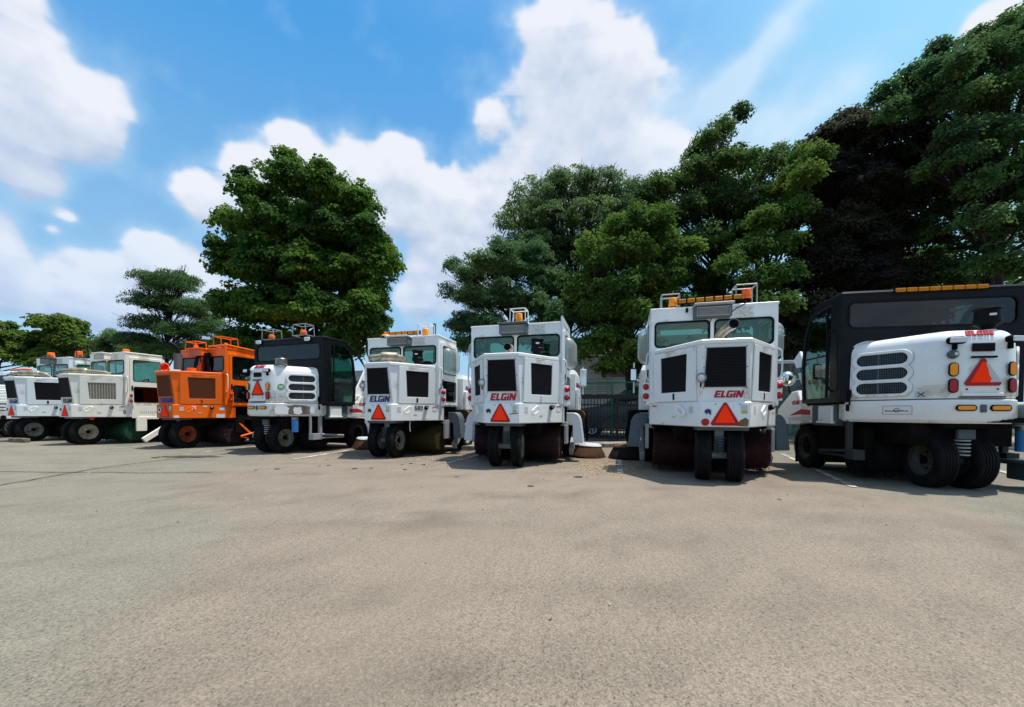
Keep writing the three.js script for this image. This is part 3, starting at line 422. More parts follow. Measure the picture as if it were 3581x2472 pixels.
// ---------- the rounded-hood sweeper with a black cab ----------
function roundSweeper(o) {
  const t = thing('street_sweeper', o.label, 'street sweeper', o.x, o.d, o.yaw, 'street sweepers parked in a row');
  const R3 = V3(1, 0, 0), UP = V3(0, 1, 0), W = MAT.white;
  const plan = roundPlan([[-0.385, 0.23], [0.385, 0.23], [1.10, 1.14], [1.10, 1.30], [-1.10, 1.30], [-1.10, 1.14]], [0.2, 0.2, 0.06, 0, 0, 0.06], 5);
  mk('body', loft([ring(inset(plan, 0.05), 0.94), ring(inset(plan, 0.012), 0.975), ring(plan, 0.99), ring(plan, 1.25), ring(inset(plan, 0.014), 1.264)], 0.7), W, t);
  mk('seam', block(inset(plan, 0.03), 1.255, 1.288, 0.004), MAT.black, t);
  const hp = roundPlan([[-0.375, 0.25], [0.375, 0.25], [1.08, 1.12], [1.08, 1.15], [-1.08, 1.15], [-1.08, 1.12]], [0.2, 0.2, 0.05, 0, 0, 0.05], 5);
  const rings = [ring(inset(hp, 0.008), 1.278), ring(hp, 1.288), ring(hp, 1.60), ring(inset(hp, 0.01), 1.95)];
  for (let k = 1; k <= 7; k++) { const a = k / 7 * Math.PI / 2; rings.push(inset(hp, 0.012 + 0.16 * (1 - Math.cos(a))).map(([x, d]) => [x, 1.99 + 0.20 * Math.sin(a) + (1.0 - d) * 0.035 * Math.sin(a), d])); }
  mk('hood', loft(rings, 0.9), W, t);
  // side slots on the tapering flanks
  for (const s of [1, -1]) {
    const a = V3(s * 0.375, 0, -0.25), b = V3(s * 1.08, 0, -1.12), L = a.distanceTo(b), pan = onto(s > 0 ? a : b, s > 0 ? b.clone().sub(a) : a.clone().sub(b), UP), X = (x) => s > 0 ? x : L - x;
    const x0 = Math.min(X(0.41), X(1.005)), x1 = Math.max(X(0.41), X(1.005)), cs = [1.475, 1.69, 1.905].map((v) => v - 0.03), r = 0.082;
    const pts = [], N = 36, R = 0.128; const edge = (v) => { let m = 0; for (const c of cs) { const q = R * R - (v - c) * (v - c); if (q > 0) m = Math.max(m, Math.sqrt(q)); } return m; };
    for (let k = 0; k <= N; k++) { const v = mix(cs[0] - R + 0.002, cs[2] + R - 0.002, k / N); pts.push([x1 - r + edge(v) + 0.012, v]); }
    for (let k = N; k >= 0; k--) { const v = mix(cs[0] - R + 0.002, cs[2] + R - 0.002, k / N); pts.push([x0 + r - edge(v) - 0.012, v]); }
    const big = poly(pts.map(([x, v]) => [(x - (x0 + x1) / 2) * 1.02 + (x0 + x1) / 2, (v - cs[1]) * 1.02 + cs[1]]));
    const g = new THREE.Group(); g.name = 'slot_panel'; t.add(g);
    mk('panel_seam', pan(plate(big, 0.004, 0.001), 0.001), MAT.labelGrey, g);
    const sh = poly(pts); for (const c of cs) sh.holes.push(rrect(x0, c - r, x1, c + r, r, THREE.Path));
    mk('panel', pan(plate(sh, 0.022, 0.005, 10), 0.003), W, g);
    for (const c of cs) { mk('mesh_backing', pan(plate(rrect(x0 - 0.01, c - r - 0.01, x1 + 0.01, c + r + 0.01, r, THREE.Shape), 0.003, 0), 0.0062), MAT.black, g);
      const out = []; for (let u = x0 + 0.03; u < x1 - 0.02; u += 0.02) { const e = Math.min(u - x0, x1 - u), hh = e < r ? Math.sqrt(r * r - (r - e) * (r - e)) : r; out.push(pan(boxUV(new THREE.BoxGeometry(0.005, hh * 2, 0.005).toNonIndexed().translate(u, c, 0.012)))); } out.push(...[-0.05, -0.025, 0, 0.025, 0.05].map((v) => pan(boxUV(new THREE.BoxGeometry(x1 - x0 - 0.05, 0.004, 0.005).toNonIndexed().translate((x0 + x1) / 2, c + v, 0.0135)))));
      out.push(pan(at(box(0.02, r * 2 - 0.01, 0.006, 0.002), mix(x0, x1, s > 0 ? 0.55 : 0.45), c, 0.014)));
      mk('mesh', out, MAT.slate, g); }
    mk('hood_strap', [pan(at(box(0.045, 0.13, 0.03, 0.014), X(L - 0.035), 1.38, 0.02)), pan(at(box(0.024, 0.14, 0.02, 0.008), X(L - 0.035), 1.27, 0.025)), pan(at(box(0.05, 0.11, 0.03, 0.014), X(L - 0.03), 1.16, 0.07))], MAT.black, t);
    if (o.greenSticker && s > 0) { mk('green_sticker', pan(plate(new THREE.Shape().absarc(0.25, 1.66, 0.075, 0, Math.PI * 2), 0.003, 0, 14), 0.003), MAT.green, t); mk('sticker_print', [pan(plate(rrect(0.2, 1.665, 0.30, 1.69, 0.01), 0.002, 0), 0.006), pan(plate(rrect(0.205, 1.625, 0.295, 1.645, 0.01), 0.002, 0), 0.006)], MAT.label, t); mk('label_decal', pan(plate(rrect(0.2, 1.345, 0.31, 1.395, 0.01), 0.002, 0), 0.003), MAT.labelGrey, t); }
    if (o.permit && s < 0) {
      const q = onto(V3(-1.1, 0, -1.14), V3(0.715, 0, 0.91), UP), LL = Math.hypot(0.715, 0.91);
      mk('permit_label', q(plate(rrect(0.47, 1.06, 0.80, 1.185, 0.006), 0.003, 0), 0.002), MAT.label, t);
      const fr = rrect(0.47, 1.06, 0.80, 1.185, 0.006); fr.holes.push(rrect(0.475, 1.065, 0.795, 1.18, 0.004, THREE.Path)); mk('label_border', q(plate(fr, 0.003, 0), 0.0055), MAT.labelRed, t);
      const rr = rng(5), mark = []; for (let k = 0; k < 16; k++) { const u = 0.50 + k * 0.0165, hgt = 0.012 + rr() * 0.012; mark.push(q(plate(poly([[u, 1.10], [u + 0.011, 1.10], [u + 0.012, 1.10 + hgt], [u + 0.001, 1.10 + hgt]]), 0.002, 0), 0.0056)); } for (let k = 0; k < 8; k++) { const a1 = k * 0.8, u = 0.63 + Math.cos(a1) * 0.03, v = 1.12 + Math.sin(a1) * 0.025; mark.push(q(at(plate(rrect(-0.015, -0.003, 0.015, 0.003, 0.002), 0.002, 0), u, v, 0, 0, 0, a1 + 1.4), 0.006)); }
      mk('label_print', mark, MAT.darkInk, t);
      mk('stencil_plate', [pan(plate(rrect(L - 0.33, 1.29, L - 0.21, 1.39, 0.004), 0.003, 0), 0.002)], MAT.labelGrey, t); mk('stencil_cross', [0.7, -0.7].map((r_) => pan(at(plate(rrect(-0.045, -0.006, 0.045, 0.006, 0.002), 0.002, 0), L - 0.265, 1.34, 0, 0, 0, r_), 0.0056)), MAT.darkInk, t);
    }
    if (o.worn && s > 0) {
      const q = onto(V3(0.385, 0, -0.23), V3(0.715, 0, -0.91), UP), blob = (cx, cy, rx, ry, seed) => { const p = [], rr = rng(seed); for (let k = 0; k < 18; k++) { const a1 = k / 18 * 6.2832, f = 0.82 + rr() * 0.3; p.push([cx + Math.sign(Math.cos(a1)) * Math.pow(Math.abs(Math.cos(a1)), 0.7) * rx * f, cy + Math.sign(Math.sin(a1)) * Math.pow(Math.abs(Math.sin(a1)), 0.7) * ry * f]); } return poly(p); };
      mk('stained_paint', q(plate(blob(0.64, 1.105, 0.34, 0.125, 4), 0.002, 0), 0.002), MAT.stain, t, 'tan stain on the lower body');
      mk('bare_patch', [q(plate(blob(0.27, 1.09, 0.17, 0.11, 8), 0.002, 0), 0.0046), q(plate(blob(0.62, 1.08, 0.10, 0.095, 12), 0.002, 0), 0.0046), q(plate(blob(0.95, 1.09, 0.07, 0.085, 15), 0.002, 0), 0.0046)], MAT.label, t, 'bare white patches in the stain');
    }
    mk('step_box', [span(s > 0 ? 0.78 : -1.14, s > 0 ? 1.14 : -0.78, 0.86, 1.235, 1.34, 2.05, 0.03)], MAT.slate, t);
    mk('step_tread', [span(s > 0 ? 1.0 : -1.19, s > 0 ? 1.19 : -1.0, 0.90, 0.94, 1.36, 1.80, 0.01), span(s > 0 ? 1.06 : -1.17, s > 0 ? 1.17 : -1.06, 0.94, 1.20, 1.38, 1.78, 0.01)], W, t);
    wheelParts(t, 'front_wheel', s * 0.80, 2.75, 0.42, 0.28, MAT.darkRim, s);
    mk('broom_frame', [span(s > 0 ? 0.98 : -1.06, s > 0 ? 1.06 : -0.98, 0.34, 0.98, 1.14, 1.21, 0.008), span(s > 0 ? 0.90 : -1.06, s > 0 ? 1.06 : -0.90, 0.34, 0.50, o.frame ? 0.98 : 0.92, 1.20, 0.01)], o.frame || MAT.grey, t);
    if (!o.frame) mk('broom_post', span(s > 0 ? 0.90 : -0.95, s > 0 ? 0.95 : -0.90, 0.34, 0.95, 0.93, 0.98, 0.008), MAT.grey, t);
    mk('broom_rail', [bar(V3(s * 1.02, 0.47, -1.2), V3(s * 1.02, 0.40, -2.0), 0.03, 6), bar(V3(s * 1.02, 0.38, -1.2), V3(s * 1.02, 0.36, -2.0), 0.02, 6)], o.frame || MAT.grey, t);
    if (o.blueFilter === s) { mk('hydraulic_filter', at(cyl(0.075, 0.075, 0.3, 14), s * 0.78, 0.70, -0.62), MAT.blue, t); mk('hydraulic_filter_head', at(cyl(0.08, 0.08, 0.06, 14), s * 0.78, 0.88, -0.62), MAT.steel, t); }
    if (o.broom === s) sideBroom(t, s * 1.45, 2.5, MAT.bristleBrown);
    // work lamps, tail lamps and turn lamps of the rear face
    const lp = new THREE.Group(); lp.name = 'work_lamp'; lp.position.set(s * 0.31, 2.05, -0.25); lp.rotation.y = s * 0.25; t.add(lp);
    mk('lamp_body', at(box(0.20, 0.10, 0.10, 0.04), 0, 0, 0.03), MAT.chassis, lp); mk('lamp_lens', at(box(0.165, 0.07, 0.02, 0.008), 0, 0, 0.078), MAT.lens, lp); mk('lamp_bracket', at(box(0.05, 0.1, 0.04, 0.01), 0, -0.07, -0.01), MAT.chassis, lp);
    for (const [v0, v1, m] of [[1.57, 1.76, MAT.amber], [1.35, 1.545, MAT.red]]) { const g = new THREE.Group(); g.name = 'tail_lamp'; g.position.set(s * 0.322, (v0 + v1) / 2, -0.256); g.rotation.y = s * 0.18; t.add(g);
      mk('bezel', plate(rrect(-0.052, -(v1 - v0) / 2, 0.052, (v1 - v0) / 2, 0.05), 0.022, 0.006), MAT.chassis, g); mk('lens', plate(rrect(-0.04, -(v1 - v0) / 2 + 0.012, 0.04, (v1 - v0) / 2 - 0.012, 0.038), 0.03, 0.008), m, g); }
    const tg = new THREE.Group(); tg.name = 'turn_lamp'; tg.position.set(s * 0.19, 1.15, -0.228); t.add(tg);
    mk('bezel', plate(rrect(-0.118, -0.042, 0.118, 0.042, 0.04), 0.016, 0.005), MAT.chassis, tg); mk('lens', plate(rrect(-0.10, -0.028, 0.10, 0.028, 0.026), 0.024, 0.006), MAT.amber, tg);
  }
  const rear = onto(V3(0, 0, -0.25), R3, UP), low = onto(V3(0, 0, -0.23), R3, UP);
  triangleSign(t, (g, l = 0) => rear(g.translate(0, 1.445, 0), l + 0.003), 0.36, o.fadedTriangle);
  mk('air_vent', [rear(plate(rrect(-0.125, 1.90, 0.125, 2.01, 0.006), 0.014, 0.004), 0.002)], MAT.black, t);
  mk('rear_handle', [rear(at(box(0.29, 0.028, 0.03, 0.012), 0, 1.825, 0.02))], MAT.chassis, t);
  mk('lettering', elgin(0.085).scale(1, 1, 3).applyMatrix4(new THREE.Matrix4().makeRotationX(-0.70)).translate(0, 2.153, -0.311), MAT.redInk, t);
  mk('rear_plate', [rear(plate(rrect(-0.23, 1.31, 0.23, 1.35, 0.01), 0.02, 0.006), 0.002)], W, t);
  mk('vent_slot', [rear(plate(rrect(-0.26, 1.287, 0.26, 1.303, 0.006), 0.006, 0.001), 0.002)], MAT.black, t);
  mk('plate_lamp', low(plate(rrect(-0.032, 1.09, 0.032, 1.195, 0.012), 0.02, 0.005), 0.001), MAT.slate, t);
  for (const x of [-0.17, 0.17]) mk('bolt', rear(at(cyl(0.011, 0.011, 0.01, 8), x, 1.40, 0.006, Math.PI / 2)), MAT.chassis, t);
  { const g = new THREE.Group(); g.name = 'rear_camera'; g.position.set(-0.325, 1.87, -0.26); t.add(g); mk('housing', at(fin(new THREE.SphereGeometry(0.06, 16, 10)), 0, 0, 0), MAT.slate, g); mk('eye', at(fin(new THREE.SphereGeometry(0.025, 10, 8)), 0, 0, 0.045), MAT.lens, g); }
  if (o.scraped) { const p = []; const rr = rng(17); for (let k = 0; k <= 12; k++) p.push([0.05 + k * 0.034, 0.962 + (k / 12) * 0.07 + (rr() - 0.5) * 0.02]); p.push([0.46, 0.955], [0.05, 0.955]); mk('scraped_edge', [low(plate(poly(p), 0.003, 0), 0.001)], MAT.chassis, t); }
  // air intake on the hood
  const [ix, idp] = o.intake; const ig = new THREE.Group(); ig.name = 'air_intake'; ig.position.set(ix, 2.17, -idp); ig.scale.setScalar(o.silver ? 0.82 : 0.84); t.add(ig);
  if (o.silver) { mk('intake_cap', fin(toCreasedNormals(new THREE.LatheGeometry([[0.001, 0.24], [0.145, 0.24], [0.16, 0.22], [0.16, 0.07], [0.14, 0.05], [0.09, 0.045], [0.085, 0]].reverse().map((p) => new THREE.Vector2(...p)), 24).toNonIndexed(), 0.5)), MAT.steel, ig); mk('intake_neck', at(cyl(0.12, 0.09, 0.05, 16), 0, 0.02, 0), W, ig); }
  else { mk('intake_cap', fin(toCreasedNormals(new THREE.LatheGeometry([[0.001, 0.42], [0.165, 0.42], [0.175, 0.40], [0.165, 0.385], [0.15, 0.38], [0.155, 0.24], [0.165, 0.22], [0.165, 0.15], [0.13, 0.13], [0.085, 0.10], [0.085, 0]].reverse().map((p) => new THREE.Vector2(...p)), 24).toNonIndexed(), 0.5)), MAT.black, ig); mk('intake_neck', at(cyl(0.13, 0.10, 0.06, 16), 0, 0.03, 0), W, ig); mk('intake_label', [at(box(0.08, 0.035, 0.006, 0.002), -0.05, 0.29, 0.158, 0, -0.3)], MAT.label, ig); }
  // cab
  const K = MAT.cabBlack, d0 = 1.10, back = poly([[-1.2, 1.25], [1.2, 1.25], [1.2, 2.93], [1.17, 2.97], [-1.17, 2.97], [-1.2, 2.93]]);
  back.holes.push(rrect(-1.09, 2.42, 1.09, 2.82, 0.10, THREE.Path));
  mk('cab_rear_wall', at(plate(back, 0.05, 0.012), 0, 0, -d0 - 0.05), K, t);
  mk('rear_window', at(plate(rrect(-1.1, 2.41, 1.1, 2.83, 0.1), 0.008, 0), 0, 0, -d0 - 0.02), MAT.tint, t);
  const rimS = rrect(-1.11, 2.40, 1.11, 2.84, 0.11); rimS.holes.push(rrect(-1.08, 2.43, 1.08, 2.81, 0.09, THREE.Path)); mk('window_seal', at(plate(rimS, 0.012, 0.003), 0, 0, -d0 - 0.004), MAT.black, t);
  for (const s of [-1, 1]) {
    const side = s > 0 ? onto(V3(1.2, 0, -d0 - 0.05), V3(0, 0, -1), UP) : onto(V3(-1.2, 0, -d0 - 1.20), V3(0, 0, 1), UP), U = (x) => s > 0 ? x : 1.15 - x;
    const S = (pts, C) => { const q = pts.map(([a, b]) => [U(a), b]); return poly(s > 0 ? q : q.reverse()); };
    const wall = S([[0, 1.25], [1.12, 1.25], [1.17, 1.9], [1.08, 2.5], [0.90, 2.80], [0.70, 2.92], [0, 2.97]]); wall.holes.push(S([[0.24, 1.33], [1.04, 1.33], [1.09, 1.9], [1.01, 2.46], [0.86, 2.72], [0.68, 2.82], [0.24, 2.86]]));
    mk('cab_side_wall', side(plate(wall, 0.06, 0.012), -0.06), K, t);
    const dg = new THREE.Group(); dg.name = 'cab_door'; t.add(dg);
    mk('pane', side(plate(S([[0.23, 1.32], [1.05, 1.32], [1.10, 1.9], [1.02, 2.46], [0.87, 2.73], [0.69, 2.83], [0.23, 2.87]]), 0.008, 0), -0.028), MAT.greenGlass, dg);
    mk('door_post', [side(at(box(0.035, 1.5, 0.035, 0.012), U(0.30), 2.08, 0.012)), side(at(box(0.78, 0.022, 0.02, 0.006), U(0.65), 2.05, -0.012))], MAT.black, dg);
    mk('grab_handle', tube([[s * 1.2, 2.42, -d0 - 0.2], [s * 1.25, 2.40, -d0 - 0.2], [s * 1.26, 2.0, -d0 - 0.2], [s * 1.25, 1.45, -d0 - 0.2], [s * 1.2, 1.43, -d0 - 0.2]], 0.013, 16, 6), MAT.black, t);
    if (o.mirrorArm) { mk('mirror_arm', tube([[s * 1.1, 2.95, -d0 - 0.1], [s * 1.12, 2.97, -d0 - 0.5], [s * 1.14, 2.90, -d0 - 0.9], [s * 1.18, 2.72, -d0 - 1.2], [s * 1.25, 2.10, -d0 - 1.75], [s * 1.26, 1.95, -d0 - 1.8], [s * 1.24, 1.72, -d0 - 1.72]], 0.026, 40, 8), MAT.black, t); workLamp(t, s * 1.24, 1.75, d0 + 1.66, 0.085); }
  }
  mk('windshield', loft([ring(roundPlan([[-1.13, 2.2], [1.13, 2.2], [1.13, 2.3], [0.7, 2.42], [-0.7, 2.42], [-1.13, 2.3]], 0, 3), 1.3), ring(roundPlan([[-1.13, 2.2], [1.13, 2.2], [1.13, 2.33], [0.7, 2.47], [-0.7, 2.47], [-1.13, 2.33]], 0, 3), 1.9), ring(roundPlan([[-1.13, 2.02], [1.13, 2.02], [1.13, 2.1], [0.7, 2.2], [-0.7, 2.2], [-1.13, 2.1]], 0, 3), 2.62)], 0.8), MAT.greenGlass, t);
  mk('cab_roof', loft([ring([[-1.19, 1.11], [1.19, 1.11], [1.19, 1.75], [1.15, 1.95], [-1.15, 1.95], [-1.19, 1.75]], 2.90), ring([[-1.21, 1.085], [1.21, 1.085], [1.21, 1.80], [1.17, 2.02], [-1.17, 2.02], [-1.21, 1.80]], 2.965), ring([[-1.17, 1.12], [1.17, 1.12], [1.14, 1.65], [0.95, 1.85], [-0.95, 1.85], [-1.14, 1.65]], 3.0)], 0.5), K, t);
  mk('cab_floor', span(-1.14, 1.14, 1.22, 1.27, 1.16, 2.25), MAT.chassis, t);
  for (const s of [-0.45, 0.45]) mk('seat', [at(box(0.5, 0.14, 0.45, 0.05), s, 1.62, -1.6), at(box(0.48, 0.66, 0.12, 0.05), s, 1.98, -1.38, 0.1), span(s - 0.15, s + 0.15, 1.27, 1.56, 1.45, 1.75)], MAT.seat, t);
  mk('dashboard', [span(-0.9, 0.9, 1.3, 1.75, 2.0, 2.18, 0.04)], MAT.interior, t);
  mk('steering_wheel', [at(fin(new THREE.TorusGeometry(0.2, 0.015, 6, 24)), -0.45, 1.95, -1.9, -0.7), bar(V3(-0.45, 1.95, -1.9), V3(-0.45, 1.7, -2.1), 0.025)], MAT.seat, t);
  // front bodywork
  const fb = poly([[2.06, 0.92], [3.0, 0.86], [3.45, 0.95], [3.42, 1.15], [2.85, 1.48], [2.62, 1.50], [2.52, 1.33], [2.06, 1.30]]);
  const fbg = fin(new THREE.ExtrudeGeometry(fb, { depth: 2.22, bevelEnabled: true, bevelSize: 0.015, bevelThickness: 0.015, bevelSegments: 1 })); fbg.applyMatrix4(new THREE.Matrix4().makeRotationY(Math.PI / 2)).translate(-1.11, 0, 0);
  mk('front_body', fbg, W, t);
  for (const s of [-1, 1]) { const q = s > 0 ? onto(V3(1.126, 0, 0), V3(0, 0, -1), UP) : onto(V3(-1.126, 0, 0), V3(0, 0, 1), UP), D = (x) => s > 0 ? x : -x, S = (pts) => { const w = pts.map(([a, b]) => [D(a), b]); return poly(s > 0 ? w : w.reverse()); };
    mk('red_swoosh', q(plate(S([[2.12, 1.13], [2.45, 1.15], [2.9, 1.02], [2.5, 1.05], [2.12, 1.04]]), 0.003, 0), 0.001), MAT.redInk, t); mk('grey_band', q(plate(S([[2.08, 0.95], [2.9, 0.92], [3.0, 0.98], [2.08, 1.03]]), 0.003, 0), 0.001), MAT.labelGrey, t);
    mk('lettering', q(elgin(0.075).translate(D(2.65), 1.28, 0), 0.001), MAT.redInk, t); mk('hatch', q(plate(S([[2.10, 1.2], [2.2, 1.2], [2.2, 1.27], [2.1, 1.27]]), 0.004, 0), 0.001), MAT.slate, t); }
  mk('conveyor', [fin(new RoundedBoxGeometry(1.5, 0.16, 1.5, 1, 0.02)).applyMatrix4(new THREE.Matrix4().makeRotationX(0.95)).translate(0, 1.7, -2.95), span(-0.95, 0.95, 1.9, 2.0, 2.9, 3.1)], MAT.slate, t);
  mk('conveyor_side', [-0.86, 0.86].map((x) => fin(new RoundedBoxGeometry(0.06, 0.3, 1.3, 1, 0.02)).applyMatrix4(new THREE.Matrix4().makeRotationX(1.005)).translate(x, 1.72, -2.85)), MAT.white, t);
  for (const s of [-1, 1]) { const cm = new THREE.SphereGeometry(0.16, 24, 12, 0, 6.2832, 0, 1.5); mk('convex_mirror', [fin(cm).rotateX(Math.PI / 2 - 0.2).translate(s * 1.12, 1.78, -3.05)], MAT.chrome, t); mk('mirror_arm', bar(V3(s * 1.12, 1.78, -3.1), V3(s * 0.98, 1.3, -3.1), 0.015), MAT.black, t); }
  mk('chassis', [span(-0.60, 0.60, 0.62, 0.92, 0.55, 3.2), span(-1.0, 1.0, 0.82, 1.24, 1.30, 2.2), span(-0.85, 0.85, 0.36, 0.48, 2.7, 2.8), span(-0.85, -0.7, 0.28, 0.85, 1.1, 3.1), span(0.7, 0.85, 0.28, 0.85, 1.1, 3.1), span(-0.95, 0.95, 0.08, 0.6, 3.0, 3.05)], MAT.chassis, t);
  mk('under_tray', [at(box(0.74, 0.06, 0.42, 0.02), 0, 0.905, -0.54)], MAT.chassis, t);
  for (const s of [-1, 1]) wheelParts(t, 'rear_wheel', s * 0.225, 0.76, 0.395, 0.25, o.rim || MAT.darkRim, s);
  mk('wheel_fork', [span(-0.08, 0.08, 0.42, 0.9, 0.66, 0.82), at(cyl(0.07, 0.07, 0.4, 10), 0, 0.4, -0.76, 0, 0, Math.PI / 2), span(-0.1, 0.1, 0.72, 0.86, 0.44, 0.50)], MAT.slate, t);
  mk('spring', Array.from({ length: 5 }, (_, k) => at(fin(new THREE.TorusGeometry(0.075, 0.014, 6, 14)), 0, 0.50 + k * 0.05, -0.52, Math.PI / 2)), MAT.grey, t);
  brush(t, 'main_broom', 0, 1.45, 0.41, 0.42, 1.6, MAT.bristleBlack, 71 + Math.round(o.x));
  return t;
}

// ---------- the row of sweepers ----------
function exhaust(t, pts, r, tipFrom, muffler) {   // bent exhaust with a fatter silencer
  const g = new THREE.Group(); g.name = 'exhaust'; t.add(g);
  mk('exhaust_pipe', tube(pts, r, 40, 12), MAT.muffler, g);
  const a = V3(...pts[0]), b = V3(...pts[1]), d = a.clone().sub(b).normalize();
  const tip = new THREE.LatheGeometry([[r * 1.12, 0], [r * 1.18, 0.12], [r * 1.16, 0.13], [r * 1.0, 0.12], [r * 0.96, -0.02]].map((p) => new THREE.Vector2(...p)), 18);
  mk('exhaust_tip', fin(tip).applyMatrix4(new THREE.Matrix4().compose(a.clone().addScaledVector(d, -0.06), new THREE.Quaternion().setFromUnitVectors(V3(0, 1, 0), d), V3(1, 1, 1))), MAT.steel, g);
  mk('exhaust_opening', fin(new THREE.CircleGeometry(r * 0.97, 16)).applyMatrix4(new THREE.Matrix4().compose(a.clone().addScaledVector(d, 0.012), new THREE.Quaternion().setFromUnitVectors(V3(0, 0, 1), d), V3(1, 1, 1))), MAT.black, g);
  if (muffler) { const [p, q, R] = muffler, A = V3(...p), B = V3(...q), dd = B.clone().sub(A), L = dd.length();
    mk('silencer', fin(toCreasedNormals(new THREE.LatheGeometry([[0.001, 0], [R * 0.6, 0], [R * 0.9, 0.03], [R, 0.07], [R, L - 0.07], [R * 0.9, L - 0.03], [R * 0.6, L], [0.001, L]].map((w) => new THREE.Vector2(...w)), 20).toNonIndexed(), 0.6)).applyMatrix4(new THREE.Matrix4().compose(A, new THREE.Quaternion().setFromUnitVectors(V3(0, 1, 0), dd.normalize()), V3(1, 1, 1))), MAT.muffler, g); }
}
function precleaner(t, x, d, mat = MAT.black, h = 0.34) { const g = new THREE.Group(); g.name = 'air_intake'; g.position.set(x, 2.17, -d); t.add(g); const k = h / 0.34;
  mk('intake_cap', fin(toCreasedNormals(new THREE.LatheGeometry([[0.001, 0.34], [0.12, 0.34], [0.135, 0.32], [0.13, 0.30], [0.115, 0.295], [0.12, 0.17], [0.135, 0.15], [0.13, 0.10], [0.09, 0.07], [0.08, 0]].reverse().map(([a, b]) => new THREE.Vector2(a, b * k)), 20).toNonIndexed(), 0.5)), mat, g);
  mk('intake_label', at(box(0.07, 0.03, 0.006, 0.002), 0.03, 0.24 * k, 0.121, 0, 0.2), MAT.label, g); }
function lightBar(t, x0, x1, h, d, n, tilt = 0) {
  const g = new THREE.Group(); g.name = 'light_bar'; g.position.set((x0 + x1) / 2, h, -d); g.rotation.z = tilt; t.add(g); const w = x1 - x0;
  mk('bar_housing', [box(w, 0.095, 0.05, 0.01)], MAT.chassis, g);
  for (let k = 0; k < n; k++) mk('bar_lens', at(plate(rrect(-w / n / 2 + 0.012, -0.034, w / n / 2 - 0.012, 0.034, 0.008), 0.02, 0.006), -w / 2 + (k + 0.5) * w / n, 0, 0.022), MAT.amberDim, g);
  mk('bar_leg', [span(-w * 0.42 - 0.02, -w * 0.42 + 0.02, -0.14, -0.03, -0.01, 0.02), span(w * 0.42 - 0.02, w * 0.42 + 0.02, -0.14, -0.03, -0.01, 0.02)], MAT.chassis, g);
}
MAT.amberDim = new THREE.MeshPhysicalMaterial({ color: new THREE.Color().setRGB(0.52, 0.17, 0.006), roughness: 0.4, specularIntensity: 0.3 });
{ // beside the black and white one: caged twin beacons and a long light bar
  const t = hoodSweeper({ label: 'white sweeper with amber light bar between two caged beacons and red lettering', x: 3.18, d: 5.98, yaw: 0.273, paint: MAT.white, ink: MAT.redInk, letterX: 0.06, bristle: MAT.bristleRed, triX: 0.0, steer: 0.16, tyreW: 0.245, sideGrille: [0.2, 0.79], door: [0.03, 0.97], airCase: MAT.slate, airHood: MAT.grey, stickerInk: MAT.blueInk, mirrorH: 0.30, mirrorMat: MAT.chassis, brooms: -1, broomD: 3.1, sideBristle: MAT.bristleBlack });
  exhaust(t, [[0.10, 2.39, -0.08], [0.085, 2.38, -0.18], [0.05, 2.355, -0.32], [0.0, 2.29, -0.42], [-0.01, 2.14, -0.45]], 0.068);
  lightBar(t, -0.56, 0.46, 3.035, 1.02, 7, 0.02);
  beaconParts(t, -0.63, 2.925, 1.08, 0.07, 0.19, MAT.amber); beaconParts(t, 0.55, 2.99, 1.10, 0.075, 0.20, MAT.amberRed); mk('beacon_stand', span(0.49, 0.61, 2.925, 2.99, 1.04, 1.16), MAT.chassis, t);
  cage(t, -0.66, 2.925, 1.28, 0.30, 0.28, 0.26, MAT.grey); cage(t, 0.56, 2.925, 1.28, 0.32, 0.36, 0.28, MAT.grey);
  mk('cable', [tube([[0.52, 2.97, -1.0], [0.48, 2.90, -0.96], [0.36, 2.84, -0.965], [0.28, 2.76, -0.955], [0.26, 2.70, -0.96]], 0.008, 24, 5), tube([[0.2, 2.70, -0.95], [0.0, 2.70, -0.955], [-0.05, 2.6, -0.975], [-0.06, 2.4, -0.975]], 0.007, 24, 5)], MAT.black, t);
  mk('clip', span(-0.43, -0.39, 2.82, 2.9, 0.955, 0.99), MAT.chassis, t);
  workLamp(t, -0.335, 1.60, -0.02, 0.075, 0.0);
  mk('marker_lamp', at(fin(new THREE.CylinderGeometry(0.055, 0.055, 0.03, 18)), -0.27, 0.93, 0.016, Math.PI / 2), MAT.red, t);
  mk('rust_stain', at(plate(poly([[0.17, 0.875], [0.31, 0.868], [0.318, 0.97], [0.27, 1.0], [0.2, 0.96]]), 0.002, 0), 0, 0, 0.0065), MAT.rustPaint, t, 'rust-brown stain beside the triangle');
  mk('cab_mirror', at(box(0.12, 0.08, 0.02, 0.01), -0.22, 2.55, -1.9), MAT.label, t);
}
